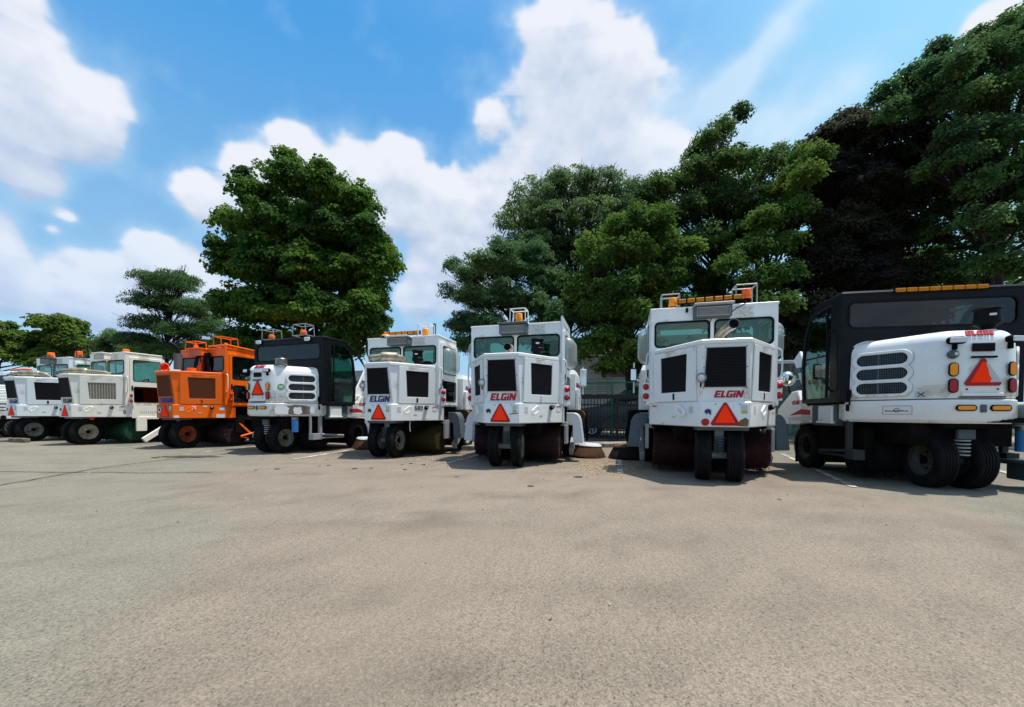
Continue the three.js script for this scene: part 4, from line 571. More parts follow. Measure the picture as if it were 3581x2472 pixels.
{ const t = hoodSweeper({ label: 'white sweeper with one beacon in a white cage and red lettering', x: -0.20, d: 7.51, yaw: 0.274, paint: MAT.cool, ink: MAT.redInk, letterX: 0.02, letterH: 0.135, bristle: MAT.bristlePurple, triX: -0.02, fender: MAT.paleGrey, airCase: MAT.slate, airHood: MAT.slate, sideGrille: [0.21, 0.76], door: [0.06, 0.95], latch: MAT.labelGrey, brooms: 1, broomX: 1.36, steer: -0.1 });
  exhaust(t, [[0.09, 2.30, -0.10], [0.08, 2.31, -0.20], [0.05, 2.30, -0.38], [0.03, 2.26, -0.48], [0.03, 2.14, -0.52]], 0.062, 0, [[0.075, 2.305, -0.24], [0.045, 2.29, -0.42], 0.088]);
  precleaner(t, 0.54, 0.66, MAT.black, 0.36);
  beaconParts(t, 0.06, 2.93, 1.05, 0.075, 0.22, MAT.amber); cage(t, 0.06, 2.925, 1.05, 0.34, 0.30, 0.26, MAT.label, 0.06);
  mk('roof_rail', [bar(V3(0.98, 1.9, -0.98), V3(0.98, 3.02, -0.98), 0.022), bar(V3(0.98, 3.02, -0.98), V3(1.0, 2.96, -1.9), 0.018), bar(V3(1.0, 2.96, -1.9), V3(1.02, 2.5, -1.95), 0.018)], MAT.paleGrey, t);
  workLamp(t, -0.40, 1.63, 0.02, 0.07, 0.2);
  mk('rust_stain', [at(plate(poly([[0.15, 1.02], [0.33, 1.04], [0.33, 1.055], [0.24, 1.05], [0.16, 1.035]]), 0.002, 0), 0, 0, 0.0065)], MAT.rustPaint, t, 'brown scrape'); }
{ const t = hoodSweeper({ label: 'white sweeper with blue lettering and the number 680 on its side', x: -3.02, d: 9.01, yaw: 0.294, paint: MAT.white, ink: MAT.blueInk, letterX: 0.02, letterH: 0.14, bristle: MAT.bristleYellow, triX: 0.02, number: '680', steer: -0.08, sideGrille: [0.27, 0.80], door: [0.12, 0.97], airCase: MAT.slate, airHood: MAT.paleGrey, loopMat: MAT.cream });
  exhaust(t, [[-0.20, 2.29, -0.06], [-0.06, 2.32, -0.14], [0.14, 2.345, -0.30], [0.30, 2.31, -0.52], [0.34, 2.14, -0.62]], 0.062, 0, [[-0.04, 2.325, -0.15], [0.24, 2.34, -0.44], 0.108]);
  precleaner(t, 0.58, 0.74, MAT.black, 0.36);
  lightBar(t, -0.62, 0.42, 3.04, 1.15, 6); beaconParts(t, 0.55, 2.93, 1.2, 0.10, 0.2, MAT.amber); beaconParts(t, -0.5, 2.93, 1.05, 0.12, 0.08, MAT.amber); cage(t, 0.55, 2.925, 1.2, 0.3, 0.3, 0.28, MAT.label);
  workLamp(t, -0.42, 1.66, 0.02, 0.07, 0.2); mk('blue_sticker', at(plate(rrect(-0.04, -0.07, 0.04, 0.07, 0.01), 0.003, 0), 1.03, 1.68, -1.06, 0, Math.PI / 2), MAT.blue, t);
  mk('hose', tube([[0.5, 0.9, -0.55], [0.5, 0.72, -0.52], [0.51, 0.6, -0.53]], 0.014, 10, 6), MAT.label, t); }
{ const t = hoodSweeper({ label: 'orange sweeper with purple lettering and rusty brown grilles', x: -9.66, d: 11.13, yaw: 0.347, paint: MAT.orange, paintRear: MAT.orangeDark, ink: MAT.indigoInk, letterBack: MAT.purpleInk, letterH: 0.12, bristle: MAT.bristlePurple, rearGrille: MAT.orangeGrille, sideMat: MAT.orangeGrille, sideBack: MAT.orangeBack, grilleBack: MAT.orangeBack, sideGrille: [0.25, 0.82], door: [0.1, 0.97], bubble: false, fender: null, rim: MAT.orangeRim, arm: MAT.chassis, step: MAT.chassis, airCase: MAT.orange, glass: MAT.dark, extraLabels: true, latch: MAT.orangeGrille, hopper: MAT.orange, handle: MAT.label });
  const g = new THREE.Group(); g.name = 'exhaust'; t.add(g); mk('silencer', at(cyl(0.11, 0.11, 0.46, 18), -0.46, 2.52, -0.62), MAT.slate, g); mk('exhaust_pipe', tube([[-0.46, 2.72, -0.62], [-0.46, 2.86, -0.62], [-0.50, 2.98, -0.56], [-0.60, 3.06, -0.46]], 0.055, 20, 10), MAT.black, g);
  mk('intake_cap', at(cyl(0.11, 0.11, 0.09, 16), 0.25, 2.25, -0.55), MAT.orange, t);
  mk('air_duct', [tube([[0.05, 2.2, -0.75], [0.05, 2.6, -0.8], [0.12, 2.72, -0.84], [0.4, 2.76, -0.95]], 0.035, 20, 8), tube([[0.1, 2.4, -0.78], [0.12, 2.62, -0.8], [0.2, 2.68, -0.84], [0.42, 2.70, -0.97]], 0.03, 20, 8)], MAT.black, t); mk('duct_post', bar(V3(0.02, 2.16, -0.9), V3(0.02, 2.5, -0.93), 0.05), MAT.orange, t);
  cage(t, -0.45, 2.925, 1.1, 0.5, 0.24, 0.3, MAT.orange, 0.1); beaconParts(t, -0.45, 2.925, 1.1, 0.06, 0.16, MAT.amberRed); cage(t, 0.8, 2.95, 1.15, 0.34, 0.28, 0.5, MAT.orange, 0.15); beaconParts(t, 0.8, 2.94, 1.15, 0.05, 0.14, MAT.amberRed);
  mk('roof_rail', [bar(V3(1.0, 2.2, -1.0), V3(1.0, 3.0, -1.0), 0.03), bar(V3(1.0, 3.0, -1.0), V3(1.02, 2.94, -1.95), 0.025), bar(V3(1.02, 2.94, -1.95), V3(1.02, 2.7, -1.98), 0.025), bar(V3(0.3, 2.98, -0.99), V3(1.0, 3.0, -1.0), 0.022)], MAT.orange, t);
  mk('reversing_lamp', [at(cyl(0.10, 0.10, 0.06, 18), -0.18, 2.30, -0.1, 0.3, 0.5, Math.PI / 2 - 0.2)], MAT.red, t); mk('lamp_rim', [at(fin(new THREE.TorusGeometry(0.1, 0.015, 6, 18)), -0.15, 2.30, -0.09, 0, 0.7)], MAT.orange, t);
  mk('broom_linkage', [bar(V3(1.02, 0.75, -1.3), V3(1.12, 0.3, -1.75), 0.03), bar(V3(1.05, 0.3, -1.4), V3(1.2, 0.42, -1.8), 0.03), bar(V3(1.05, 0.3, -1.4), V3(1.12, 0.2, -1.7), 0.025)], MAT.orange, t); }
{ const t = hoodSweeper({ label: 'cream-white sweeper with a barred metal side grille, next to the orange one', x: -13.53, d: 12.12, yaw: 0.369, paint: MAT.cream, ink: MAT.darkInk, letterX: 0.02, letterH: 0.13, bristle: MAT.bristleGreen, sideGrille: [0.27, 0.84], sideV: [0.17, 0.68], mesh: true, sideMat: MAT.meshMetal, sideBack: MAT.black, door: [0.12, 0.985], airCase: MAT.cream, fender: null, armD: 1.85, armX: 1.14, armH: 0.42, rim: MAT.creamRim, arm: MAT.cream, step: MAT.cream, triX: 0.0, latch: MAT.cream, bubble: false, handle: MAT.paleGrey });
  exhaust(t, [[-0.25, 2.22, 0.02], [-0.14, 2.265, -0.06], [0.10, 2.28, -0.25], [0.38, 2.27, -0.50], [0.54, 2.24, -0.66], [0.68, 2.2, -0.80]], 0.055, 0, [[-0.08, 2.275, -0.11], [0.28, 2.28, -0.41], 0.092]);
  mk('intake_cap', [at(cyl(0.10, 0.10, 0.07, 16), 0.38, 2.27, -0.72), at(cyl(0.05, 0.05, 0.08, 12), 0.38, 2.2, -0.72)], MAT.cream, t);
  beaconParts(t, 0.40, 2.925, 1.3, 0.09, 0.15, MAT.amberRed);
  mk('skirt_panel', [span(1.0, 1.03, 0.82, 1.22, 1.14, 2.1, 0.008)], MAT.cream, t); mk('skirt_slot', Array.from({ length: 12 }, (_, k) => span(1.028, 1.034, 0.98, 1.06, 1.34 + k * 0.055, 1.37 + k * 0.055, 0.004)), MAT.labelGrey, t);
  mk('marker_lamp', at(cyl(0.05, 0.05, 0.02, 14), 0.62, 0.82, -0.35, Math.PI / 2, 0.9), MAT.red, t); mk('number', onto(V3(0.341, 0, 0), V3(0.659, 0, -1.05), V3(0, 1, 0))(digits('6', 0.1).translate(1.17, 1.02, 0), 0.003), MAT.darkInk, t); }
{ const t = hoodSweeper({ label: 'white sweeper with blue lettering, second from the left end of the row', x: -16.7, d: 13.35, yaw: 0.33, paint: MAT.cool, ink: MAT.blueInk, letterX: 0.02, letterH: 0.13, bristle: MAT.bristleBlack, sideGrille: [0.3, 0.86], door: [0.16, 0.98], airCase: MAT.slate, triX: 0.02, bubble: false });
  exhaust(t, [[-0.16, 2.23, -0.06], [-0.04, 2.29, -0.14], [0.22, 2.33, -0.38], [0.46, 2.30, -0.62], [0.56, 2.16, -0.74]], 0.055, 0, [[-0.02, 2.30, -0.16], [0.40, 2.32, -0.54], 0.10]);
  beaconParts(t, -0.1, 2.925, 1.0, 0.10, 0.19, MAT.amberRed); beaconParts(t, 0.9, 2.925, 1.3, 0.10, 0.24, MAT.amberRed); cage(t, 0.9, 2.925, 1.3, 0.4, 0.36, 0.3, MAT.chassis); }
{ const t = roundSweeper({ label: 'white round-hooded sweeper with black cab, green sticker and stained lower body', x: -6.317, d: 9.584, yaw: 0.335, broom: 1, greenSticker: true, worn: true, intake: [0.46, 0.52], silver: true, mirrorArm: true, blueFilter: 1, rim: MAT.rim });
  cage(t, -0.72, 3.0, 1.25, 0.44, 0.27, 0.26, MAT.grey, 0.14); beaconParts(t, -0.72, 3.0, 1.25, 0.08, 0.15, MAT.amberRed); cage(t, 0.40, 3.05, 1.25, 0.46, 0.29, 0.28, MAT.grey, 0.14); beaconParts(t, 0.40, 3.05, 1.25, 0.085, 0.16, MAT.amberRed); mk('beacon_stand', [span(0.34, 0.46, 2.98, 3.05, 1.19, 1.31)], MAT.chassis, t);
  for (const x of [-0.98, 0.72]) mk('roof_lamp', at(box(0.18, 0.10, 0.06, 0.03), x, 2.93, -1.06), MAT.lens, t); mk('roof_lamp_bar', [at(box(0.22, 0.15, 0.05, 0.03), -0.98, 2.93, -1.09), at(box(0.22, 0.15, 0.05, 0.03), 0.72, 2.93, -1.09)], MAT.chassis, t); }
{ const t = roundSweeper({ label: 'white round-hooded sweeper with black cab and amber roof bar, at the right end', x: 6.188, d: 5.074, yaw: 0.194, permit: true, fadedTriangle: true, intake: [0.24, 0.50], scraped: true, blueFilter: 1, frame: MAT.darkFrame });
  const g = new THREE.Group(); g.name = 'light_bar'; t.add(g); mk('bar_housing', span(-0.51, 0.70, 2.93, 3.01, 1.055, 1.09, 0.012), MAT.chassis, g);
  for (let k = 0; k < 8; k++) mk('bar_lens', span(-0.50 + k * 0.1495, -0.50 + k * 0.1495 + 0.135, 2.942, 2.998, 1.035, 1.065, 0.01), MAT.amberDim, g);
  mk('side_cowl', [span(0.85, 1.10, 0.86, 1.22, 0.45, 1.1, 0.03)], MAT.grey, t); mk('broom_deck', [span(0.8, 1.45, 0.38, 0.42, 0.55, 1.1, 0.008), span(0.95, 1.45, 0.12, 0.37, 0.62, 1.05, 0.02)], MAT.slate, t); }
{ // only its right flank shows at the edge
  const t = thing('street_sweeper', 'pale sweeper with louvred hood and black stripes at the far left edge', 'street sweeper', -20.75, 14.2, 0.30, 'street sweepers parked in a row');
  const W = MAT.cool; mk('body', block([[-1.0, 0], [1.0, 0], [1.0, 1.9], [-1.0, 1.9]], 0.72, 1.16, 0.02), W, t); mk('hood', block([[-0.98, 0.02], [0.98, 0.02], [0.98, 1.9], [-0.98, 1.9]], 1.16, 2.02, 0.02, [[-0.9, 0.1], [0.9, 0.1], [0.95, 1.9], [-0.95, 1.9]]), W, t);
  mk('louvre', Array.from({ length: 9 }, (_, k) => at(box(0.03, 0.045, 1.1, 0.01), 0.985 - k * 0.004, 1.36 + k * 0.058, -0.95, 0, 0, 0.4)), W, t);
  mk('stripe', [span(0.985, 1.003, 1.15, 1.185, 0.05, 1.88, 0.004), span(0.985, 1.004, 1.03, 1.06, 0.05, 1.88, 0.004)], MAT.black, t);
  mk('fuel_cap', at(cyl(0.06, 0.06, 0.05, 12), 1.0, 0.98, -1.2, 0, 0, Math.PI / 2), MAT.steel, t); mk('rear_hatch', at(cyl(0.08, 0.08, 0.04, 12), 1.0, 0.78, -1.4, 0, 0, Math.PI / 2), MAT.chassis, t);
  mk('cab', block([[-1.05, 1.95], [1.05, 1.95], [1.05, 3.3], [-1.05, 3.3]], 1.16, 2.62, 0.03), W, t); mk('cab_window', [at(plate(rrect(-0.9, 2.06, 0.9, 2.46, 0.06), 0.012, 0.003), 0, 0, -1.955), at(plate(rrect(-0.5, 1.6, 0.5, 2.42, 0.06), 0.012, 0.003), 1.05, 0, -2.7, 0, Math.PI / 2)], MAT.cabBlack, t);
  mk('marker_lamp', [at(box(0.1, 0.05, 0.03), 0.85, 2.55, -1.945), at(box(0.1, 0.05, 0.03), 0.2, 2.55, -1.945)], MAT.red, t);
  mk('light_bar', [span(-0.3, 0.75, 2.64, 2.73, 2.1, 2.3, 0.03)], MAT.amberRed, t); mk('roof_rack', [span(-1.0, 1.0, 2.62, 2.65, 2.05, 2.9)], MAT.chassis, t);
  mk('hose', Array.from({ length: 4 }, (_, k) => tube([[0.9, 0.75, -0.3 - k * 0.2], [1.08, 0.5 - k * 0.05, -0.5 - k * 0.2], [1.0, 0.28, -1.0 - k * 0.1], [0.7, 0.3, -1.5]], 0.045, 20, 8)), MAT.rubber, t); mk('cable', [tube([[0.6, 0.8, 0.0], [0.95, 0.45, 0.02], [1.05, 0.4, -0.6], [0.95, 0.75, -0.9]], 0.02, 24, 6), tube([[0.8, 0.8, 0.0], [1.0, 0.55, 0.03], [1.05, 0.5, -0.3]], 0.018, 16, 6)], MAT.label, t);
  for (const s of [-1, 1]) { wheelParts(t, 'rear_wheel', s * 0.8, 1.7, 0.42, 0.28, MAT.rim, s); wheelParts(t, 'front_wheel', s * 0.85, 3.2, 0.42, 0.28, MAT.rim, s); }
  mk('chassis', [span(-0.7, 0.7, 0.4, 0.75, 0.1, 3.4)], MAT.chassis, t); }

// ---------- ground ----------
{
  const far = struct('ground', [fin(new THREE.PlaneGeometry(1600, 1600, 1, 1).rotateX(-Math.PI / 2)).translate(0, -0.03, -200)], plain(0.10, 0.12, 0.05, 0.95, { map: grimeTex }));
  const asphaltTex = dataTex(2048, 2048, (u, v, c, x, y) => {
    const a = tileNoise(u, v, 640, 2, 2), b = tileNoise(u, v, 300, 2, 6), d = tileNoise(u, v, 9, 4, 9);
    let k = 0.86 + a * 0.46 + b * 0.26 + d * 0.04; const chip = smooth(0.26, 0.36, a * 0.8 + b * 0.5); k += chip * 0.34; const pit = smooth(0.26, 0.4, -a * 0.7 - b * 0.6); k -= pit * 0.25;
    c[0] = k; c[1] = k * 0.995; c[2] = k * 0.985;
  }, true, 1 / 5.2);
  const bump = dataTex(1024, 1024, (u, v, c) => { const k = 0.5 + tileNoise(u, v, 300, 2, 2) * 0.6 + tileNoise(u, v, 150, 2, 6) * 0.4; c[0] = c[1] = c[2] = k; }, false, 1 / 5.2);
  const m = new THREE.MeshStandardMaterial({ map: asphaltTex, bumpMap: bump, bumpScale: 0.003, roughness: 0.92, vertexColors: true });
  const nx = 340, nz = 230, g = new THREE.PlaneGeometry(68, 46, nx, nz).rotateX(-Math.PI / 2).translate(-4, 0, -17); const p = g.attributes.position, col = new Float32Array(p.count * 3), uv = g.attributes.uv;
  for (let i = 0; i < p.count; i++) {
    let x = p.getX(i), z = p.getZ(i); uv.setXY(i, x, z);
    const n1 = fbm(x * 0.22 + 5, z * 0.22, 0.3, 4), n2 = fbm(x * 0.9, z * 0.9 + 7, 1.7, 4), n3 = fbm(x * 2.6, z * 2.6, 4.2, 3), st = fbm(x * 0.35 + z * 0.12, z * 1.3 - x * 0.2, 8.8, 4);
    const left = smooth(-0.14, 0.02, -(x + 1.0 - (z + 2) * 0.62) * 0.12 + n1 * 0.5 - 0.1), right = smooth(0.0, 0.12, (x - 2.0 + (z + 2) * 0.30) * 0.12 + n1 * 0.5 - 0.12);
    let r = 0.268, gg = 0.218, b = 0.168; const gr = Math.max(left, right) * 0.85; r = mix(r, 0.236, gr); gg = mix(gg, 0.216, gr); b = mix(b, 0.168, gr);
    let k = 1 + n2 * 0.12 + n1 * 0.10; k -= smooth(0.06, 0.15, st) * 0.07; k -= smooth(0.16, 0.24, fbm(x * 1.7 + 9, z * 1.7, 6.1, 4) + n3 * 0.15) * 0.12; k -= smooth(0.19, 0.27, n2 + n3 * 0.5) * 0.14; k -= smooth(0.12, 0.2, fbm(x * 0.5 - z * 0.15 + 3, z * 2.4 + 40, 2.2, 4)) * 0.08; k += smooth(0.1, 0.3, n3) * 0.04;
    // oil-darkened strips under the parked row
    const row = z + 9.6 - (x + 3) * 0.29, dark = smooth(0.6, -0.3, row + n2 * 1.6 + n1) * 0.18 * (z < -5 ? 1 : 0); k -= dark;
    // brown sweepings beside the gate
    const sd = Math.hypot((x - 1.9) / 0.9, (z + 8.2) / 1.6), sand = smooth(1.1, 0.4, sd + n3 * 1.2 + n2 * 0.8); r = mix(r, 0.33, sand * 0.7); gg = mix(gg, 0.235, sand * 0.7); b = mix(b, 0.14, sand * 0.7);
    col[3 * i] = r * k; col[3 * i + 1] = gg * k; col[3 * i + 2] = b * k;
    p.setY(i, 0.002 * n1);
  }
  g.setAttribute('color', new THREE.BufferAttribute(col, 3)); g.computeVertexNormals();
  const lot = new THREE.Mesh(g, m); lot.name = 'parking_lot'; lot.receiveShadow = true; lot.userData.kind = 'structure'; scene.add(lot);
  // parking lines, cracks and stains as thin sheets with ragged edges
  const strip = (name, pts, w, mat, seed, y, gap = 0) => { const r = rng(seed), pos = []; for (let i = 0; i + 1 < pts.length; i++) { const [x0, d0] = pts[i], [x1, d1] = pts[i + 1], L = Math.hypot(x1 - x0, d1 - d0), n = Math.max(2, Math.ceil(L / 0.08)), ux = (x1 - x0) / L, uz = (d1 - d0) / L; let wa = w * (0.8 + r() * 0.4), wb = wa;
    for (let k = 0; k < n; k++) { const a = k / n * L, b = (k + 1) / n * L; wb = w * (0.75 + r() * 0.5); if (r() >= gap) { const P = (t, ww) => [x0 + ux * t - uz * ww / 2, y, -(d0 + uz * t + ux * ww / 2)], Q = (t, ww) => [x0 + ux * t + uz * ww / 2, y, -(d0 + uz * t - ux * ww / 2)]; const A = P(a, wa), B = Q(a, wa), C = Q(b, wb), D = P(b, wb); pos.push(...B, ...C, ...D, ...B, ...D, ...A); } wa = wb; } }
    const q = new THREE.BufferGeometry(); q.setAttribute('position', new THREE.Float32BufferAttribute(pos, 3)); q.computeVertexNormals(); return struct(name, [boxUV(q)], mat); };
  const line = plain(0.62, 0.61, 0.57, 0.85, { map: grimeTex });
  [[[4.95, 5.77], [7.05, 10.4]], [[1.9, 7.0], [3.3, 12.4]], [[-4.81, 8.77], [-4.2, 12.3]], [[8.1, 6.1], [13.3, 13.0]], [[-11.15, 11.0], [-10.3, 14.2]], [[-1.35, 8.2], [0.2, 13.2]], [[-8.0, 10.0], [-7.2, 14.0]], [[-15.1, 12.2], [-14.0, 16]], [[9.0, 5.2], [12.5, 6.6]]].forEach((pts, i) => strip(numbered('parking_line'), pts, 0.10, line, 100 + i, 0.010, 0.06));
  const tar = plain(0.085, 0.078, 0.068, 0.9, { map: grimeTex }), crack = (pts, w, s) => { const r = rng(s), o = [pts[0]]; for (let i = 0; i + 1 < pts.length; i++) for (let k = 1; k <= 10; k++) o.push([mix(pts[i][0], pts[i + 1][0], k / 10) + (r() - 0.5) * 0.05, mix(pts[i][1], pts[i + 1][1], k / 10) + (r() - 0.5) * 0.05]); strip(numbered('crack'), o, w, tar, s, 0.0095, 0.02); };
  crack([[-7.2, 5.6], [-7.6, 7.4], [-7.4, 9.2], [-6.9, 10.2]], 0.03, 7); crack([[-9.5, 6.9], [-6.2, 6.8], [-5.2, 6.9]], 0.03, 8);
  // dark oily patches, leaf litter and grit lying on the lot
  const patch = (x, d, rx, rd, mat, seed, name, y) => { const r = rng(seed), p = []; for (let k = 0; k < 26; k++) { const a = k / 26 * 6.2832, f = 0.7 + r() * 0.45; p.push([x + Math.cos(a) * rx * f, d + Math.sin(a) * rd * f]); } const q = fin(new THREE.ShapeGeometry(poly(p)).rotateX(-Math.PI / 2)).translate(0, y, 0); struct(numbered(name), [q], mat); };
  const oil = plain(0.10, 0.085, 0.066, 0.8, { map: grimeTex });
  patch(-7.4, 9.25, 0.75, 0.22, oil, 3, 'oil_stain', 0.0102); 
  { const q = rng(77); for (let k = 0; k < 26; k++) { const x = -9 + q() * 17, dd = 7.6 - x * 0.30 - q() * 2.2 + (x > 4 ? -0.4 : 0), s = 0.02 + q() * q() * 0.09; patch(x, dd, s * (0.8 + q() * 0.8), s, oil, 200 + k, 'oil_drip', 0.0098 + k * 0.00004); } }
  const litter = []; const r = rng(12);
  for (let k = 0; k < 900; k++) { const x = -14 + r() * 26, d = 1.6 + Math.pow(r(), 0.6) * 12; const s = 0.004 + r() * 0.010; litter.push(boxUV(new THREE.TetrahedronGeometry(s).rotateY(r() * 6).translate(x, s * 0.45 + 0.004, -d))); }
  for (const [cx, cd, n, sp] of [[1.7, 7.6, 260, 0.7], [-1.6, 8.6, 160, 0.6]]) for (let k = 0; k < n; k++) { const a = r() * 6.28, q = sp * Math.sqrt(-Math.log(1 - r() * 0.98)) * 0.7, s = 0.006 + r() * 0.014; litter.push(boxUV(new THREE.TetrahedronGeometry(s).rotateY(r() * 6).translate(cx + Math.cos(a) * q, s * 0.4 + 0.004, -(cd + Math.sin(a) * q * 1.6)))); }
  const lm = mk('grit', litter, plain(0.42, 0.36, 0.27, 0.95), scene); lm.userData = { label: 'pale grit and sweepings scattered over the asphalt', category: 'grit', kind: 'stuff' };
  // kerb and pale drive beyond the gate, along the line of the fence
}
const FE = (s, off = 0) => [3.6 + s * 0.966 + off * 0.26, 14.9 - s * 0.258 + off * 0.966];   // along the fence, s metres right of the gate, off metres behind
const quad = (s0, s1, o0, o1, y) => { const p = [FE(s0, o0), FE(s1, o0), FE(s1, o1), FE(s0, o1)]; const g = new THREE.BufferGeometry(); const P = p.map(([x, d]) => [x, y, -d]); g.setAttribute('position', new THREE.Float32BufferAttribute([...P[0], ...P[1], ...P[2], ...P[0], ...P[2], ...P[3]], 3)); g.computeVertexNormals(); return boxUV(g); };
const along = (g, s, off, y) => g.applyMatrix4(new THREE.Matrix4().makeRotationY(0.261)).translate(FE(s, off)[0], y, -FE(s, off)[1]);
struct('kerb', [along(box(15, 0.14, 0.7, 0.02), 2.5, -1.0, 0.06)], MAT.concrete);
struct('driveway', [quad(-16, 30, 0.4, 9, 0.014)], plain(0.40, 0.37, 0.31, 0.95, { map: grimeTex }));
struct('verge', [quad(-40, 60, 9, 40, 0.006)], plain(0.05, 0.085, 0.025, 0.95, { map: grimeTex }));

// ---------- gate, fence, house, parked car and the other things behind the row ----------
{ const bk = plain(0.010, 0.011, 0.014, 0.5), gn = plain(0.018, 0.16, 0.09, 0.5);
  const g = thing('iron_gate', 'black iron gate of upright bars behind the row of sweepers', 'gate', ...FE(-1.9), 0.261);
  mk('top_rail', at(box(4.4, 0.16, 0.05, 0.006), 2.2, 1.66, 0), bk, g); mk('lower_rail', [at(box(4.4, 0.06, 0.05, 0.006), 2.2, 0.12, 0), at(box(4.4, 0.05, 0.04, 0.006), 2.2, 1.36, 0)], bk, g);
  for (let k = 0; k < 37; k++) mk('bar', at(boxUV(new THREE.BoxGeometry(0.032, 1.5, 0.03).toNonIndexed()), 0.06 + k * 0.119, 0.87, 0), bk, g);
  mk('brace', [bar(V3(0.9, 0.35, 0.03), V3(2.1, 1.0, 0.03), 0.03, 6), bar(V3(2.1, 1.0, 0.03), V3(3.5, 0.3, 0.03), 0.03, 6), bar(V3(3.5, 0.3, 0.03), V3(4.3, 0.8, 0.03), 0.03, 6)], bk, g); mk('post', [at(box(0.11, 1.75, 0.09, 0.008), 2.2, 0.87, 0.0), at(box(0.1, 1.75, 0.09, 0.008), 0, 0.87, 0), at(box(0.1, 1.75, 0.09, 0.008), 4.4, 0.87, 0)], bk, g);
  const f = thing('chain_link_fence', 'green chain-link fence standing behind the black gate', 'fence', ...FE(-4.0, 0.5), 0.261);
  mk('top_rail', bar(V3(0, 2.22, 0), V3(12, 2.22, 0), 0.03), gn, f); for (let k = 0; k < 6; k++) mk('post', bar(V3(k * 2.2 + 1.9, 0, 0), V3(k * 2.2 + 1.9, 2.26, 0), 0.045), gn, f);
  const w = []; for (let k = -22; k < 110; k++) for (const s of [1, -1]) { const x0 = k * 0.11, a = s > 0 ? V3(x0, 0.05, 0) : V3(x0 + 2.15, 0.05, 0), b = s > 0 ? V3(x0 + 2.15, 2.2, 0) : V3(x0, 2.2, 0); w.push(bar(a, b, 0.0035, 3)); } mk('wire_mesh', w, gn, f).userData.kind = 'stuff';
  const h = thing('house', 'white clapboard house with a grey gabled porch seen through the gap between the sweepers', 'house', 6.2, 24.5, 0.26);
  const sd = plain(0.78, 0.80, 0.81, 0.8); mk('wall', span(-3.5, 8, 0, 4.6, 0.2, 6), sd, h);
  for (let k = 0; k < 28; k++) mk('clapboard', at(boxUV(new THREE.BoxGeometry(11.5, 0.15, 0.02).toNonIndexed()), 2.25, 0.25 + k * 0.155, -0.185, 0.10), sd, h);
  mk('roof', fin(new THREE.ExtrudeGeometry(poly([[-0.3, 4.5], [6.5, 4.5], [3.1, 6.2]]), { depth: 12, bevelEnabled: false })).rotateY(Math.PI / 2).translate(-3.8, 0, 0), plain(0.08, 0.08, 0.085, 0.9), h);
  for (const x of [-1.75, -0.55, 4.6]) { const wd = new THREE.Group(); wd.name = 'window'; wd.position.set(x, 2.55, -0.19); h.add(wd); const fr = rrect(-0.5, -0.62, 0.5, 0.62, 0.01); fr.holes.push(rrect(-0.42, 0.02, 0.42, 0.54, 0.005, THREE.Path), rrect(-0.42, -0.54, 0.42, -0.02, 0.005, THREE.Path)); mk('frame', plate(fr, 0.06, 0.005), plain(0.6, 0.62, 0.62, 0.6), wd); mk('pane', plate(rrect(-0.44, -0.56, 0.44, 0.56, 0.005), 0.01, 0), plain(0.02, 0.028, 0.035, 0.08), wd); }
  const pr = new THREE.Group(); pr.name = 'porch'; pr.position.set(1.5, 0.5, 1.4); h.add(pr);
  mk('gable', fin(new THREE.ExtrudeGeometry(poly([[-2.0, 2.75], [2.0, 2.75], [0, 3.85]]), { depth: 1.5, bevelEnabled: false })).translate(0, 0, -1.5), plain(0.22, 0.22, 0.21, 0.85), pr); mk('porch_roof', [at(box(2.5, 0.12, 1.8, 0.01), -1.08, 3.36, -0.72, 0, 0, 0.50), at(box(2.5, 0.12, 1.8, 0.01), 1.08, 3.36, -0.72, 0, 0, -0.50)], plain(0.05, 0.05, 0.052, 0.9), pr); mk('column', [at(box(0.16, 2.75, 0.16), -1.8, 1.37, -0.1), at(box(0.16, 2.75, 0.16), 1.8, 1.37, -0.1)], plain(0.5, 0.5, 0.48, 0.7), pr); mk('door', at(box(1.0, 2.1, 0.06), 0.2, 1.1, -1.5), plain(0.05, 0.045, 0.04, 0.6), pr);
  // car behind the gate
  const c = thing('parked_car', 'dark blue car parked behind the black gate', 'car', FE(1.0, 2.8)[0], FE(1.0, 2.8)[1], 0.261), body = paint(0.018, 0.026, 0.045, { map: null, roughness: 0.3, clearcoat: 1, clearcoatRoughness: 0.05 });
  const ex = (pts, w0, w1, b = 0.04) => fin(new THREE.ExtrudeGeometry(poly(pts), { depth: w1 - w0 - 2 * b, bevelEnabled: true, bevelSize: b * 0.6, bevelThickness: b, bevelSegments: 2 })).translate(0, 0, w0 + b);
  c.scale.setScalar(1.2);
  mk('body', ex([[-2.25, 0.35], [2.25, 0.35], [2.3, 0.9], [2.2, 1.1], [-1.0, 1.14], [-2.1, 0.98], [-2.3, 0.8]], -0.9, 0.9), body, c); mk('cabin', ex([[-1.15, 1.08], [2.15, 1.08], [1.85, 1.62], [1.5, 1.72], [-0.1, 1.72], [-0.3, 1.66]], -0.78, 0.78, 0.08), MAT.dark, c); mk('roof', ex([[-0.22, 1.66], [1.8, 1.63], [1.5, 1.74], [0.0, 1.75]], -0.74, 0.74, 0.05), body, c); mk('pillar', [at(box(0.07, 0.75, 0.06), -0.72, 1.37, 0.76, 0, 0, -0.95), at(box(0.08, 0.62, 0.06), 0.75, 1.38, 0.76), at(box(0.12, 0.65, 0.06), 1.9, 1.36, 0.76, 0, 0, 0.4)], body, c); mk('headlight', at(box(0.22, 0.14, 0.2, 0.04), -2.15, 0.86, 0.72), MAT.lens, c); mk('mirror', at(box(0.16, 0.12, 0.16, 0.03), -0.75, 1.16, 0.95), body, c);
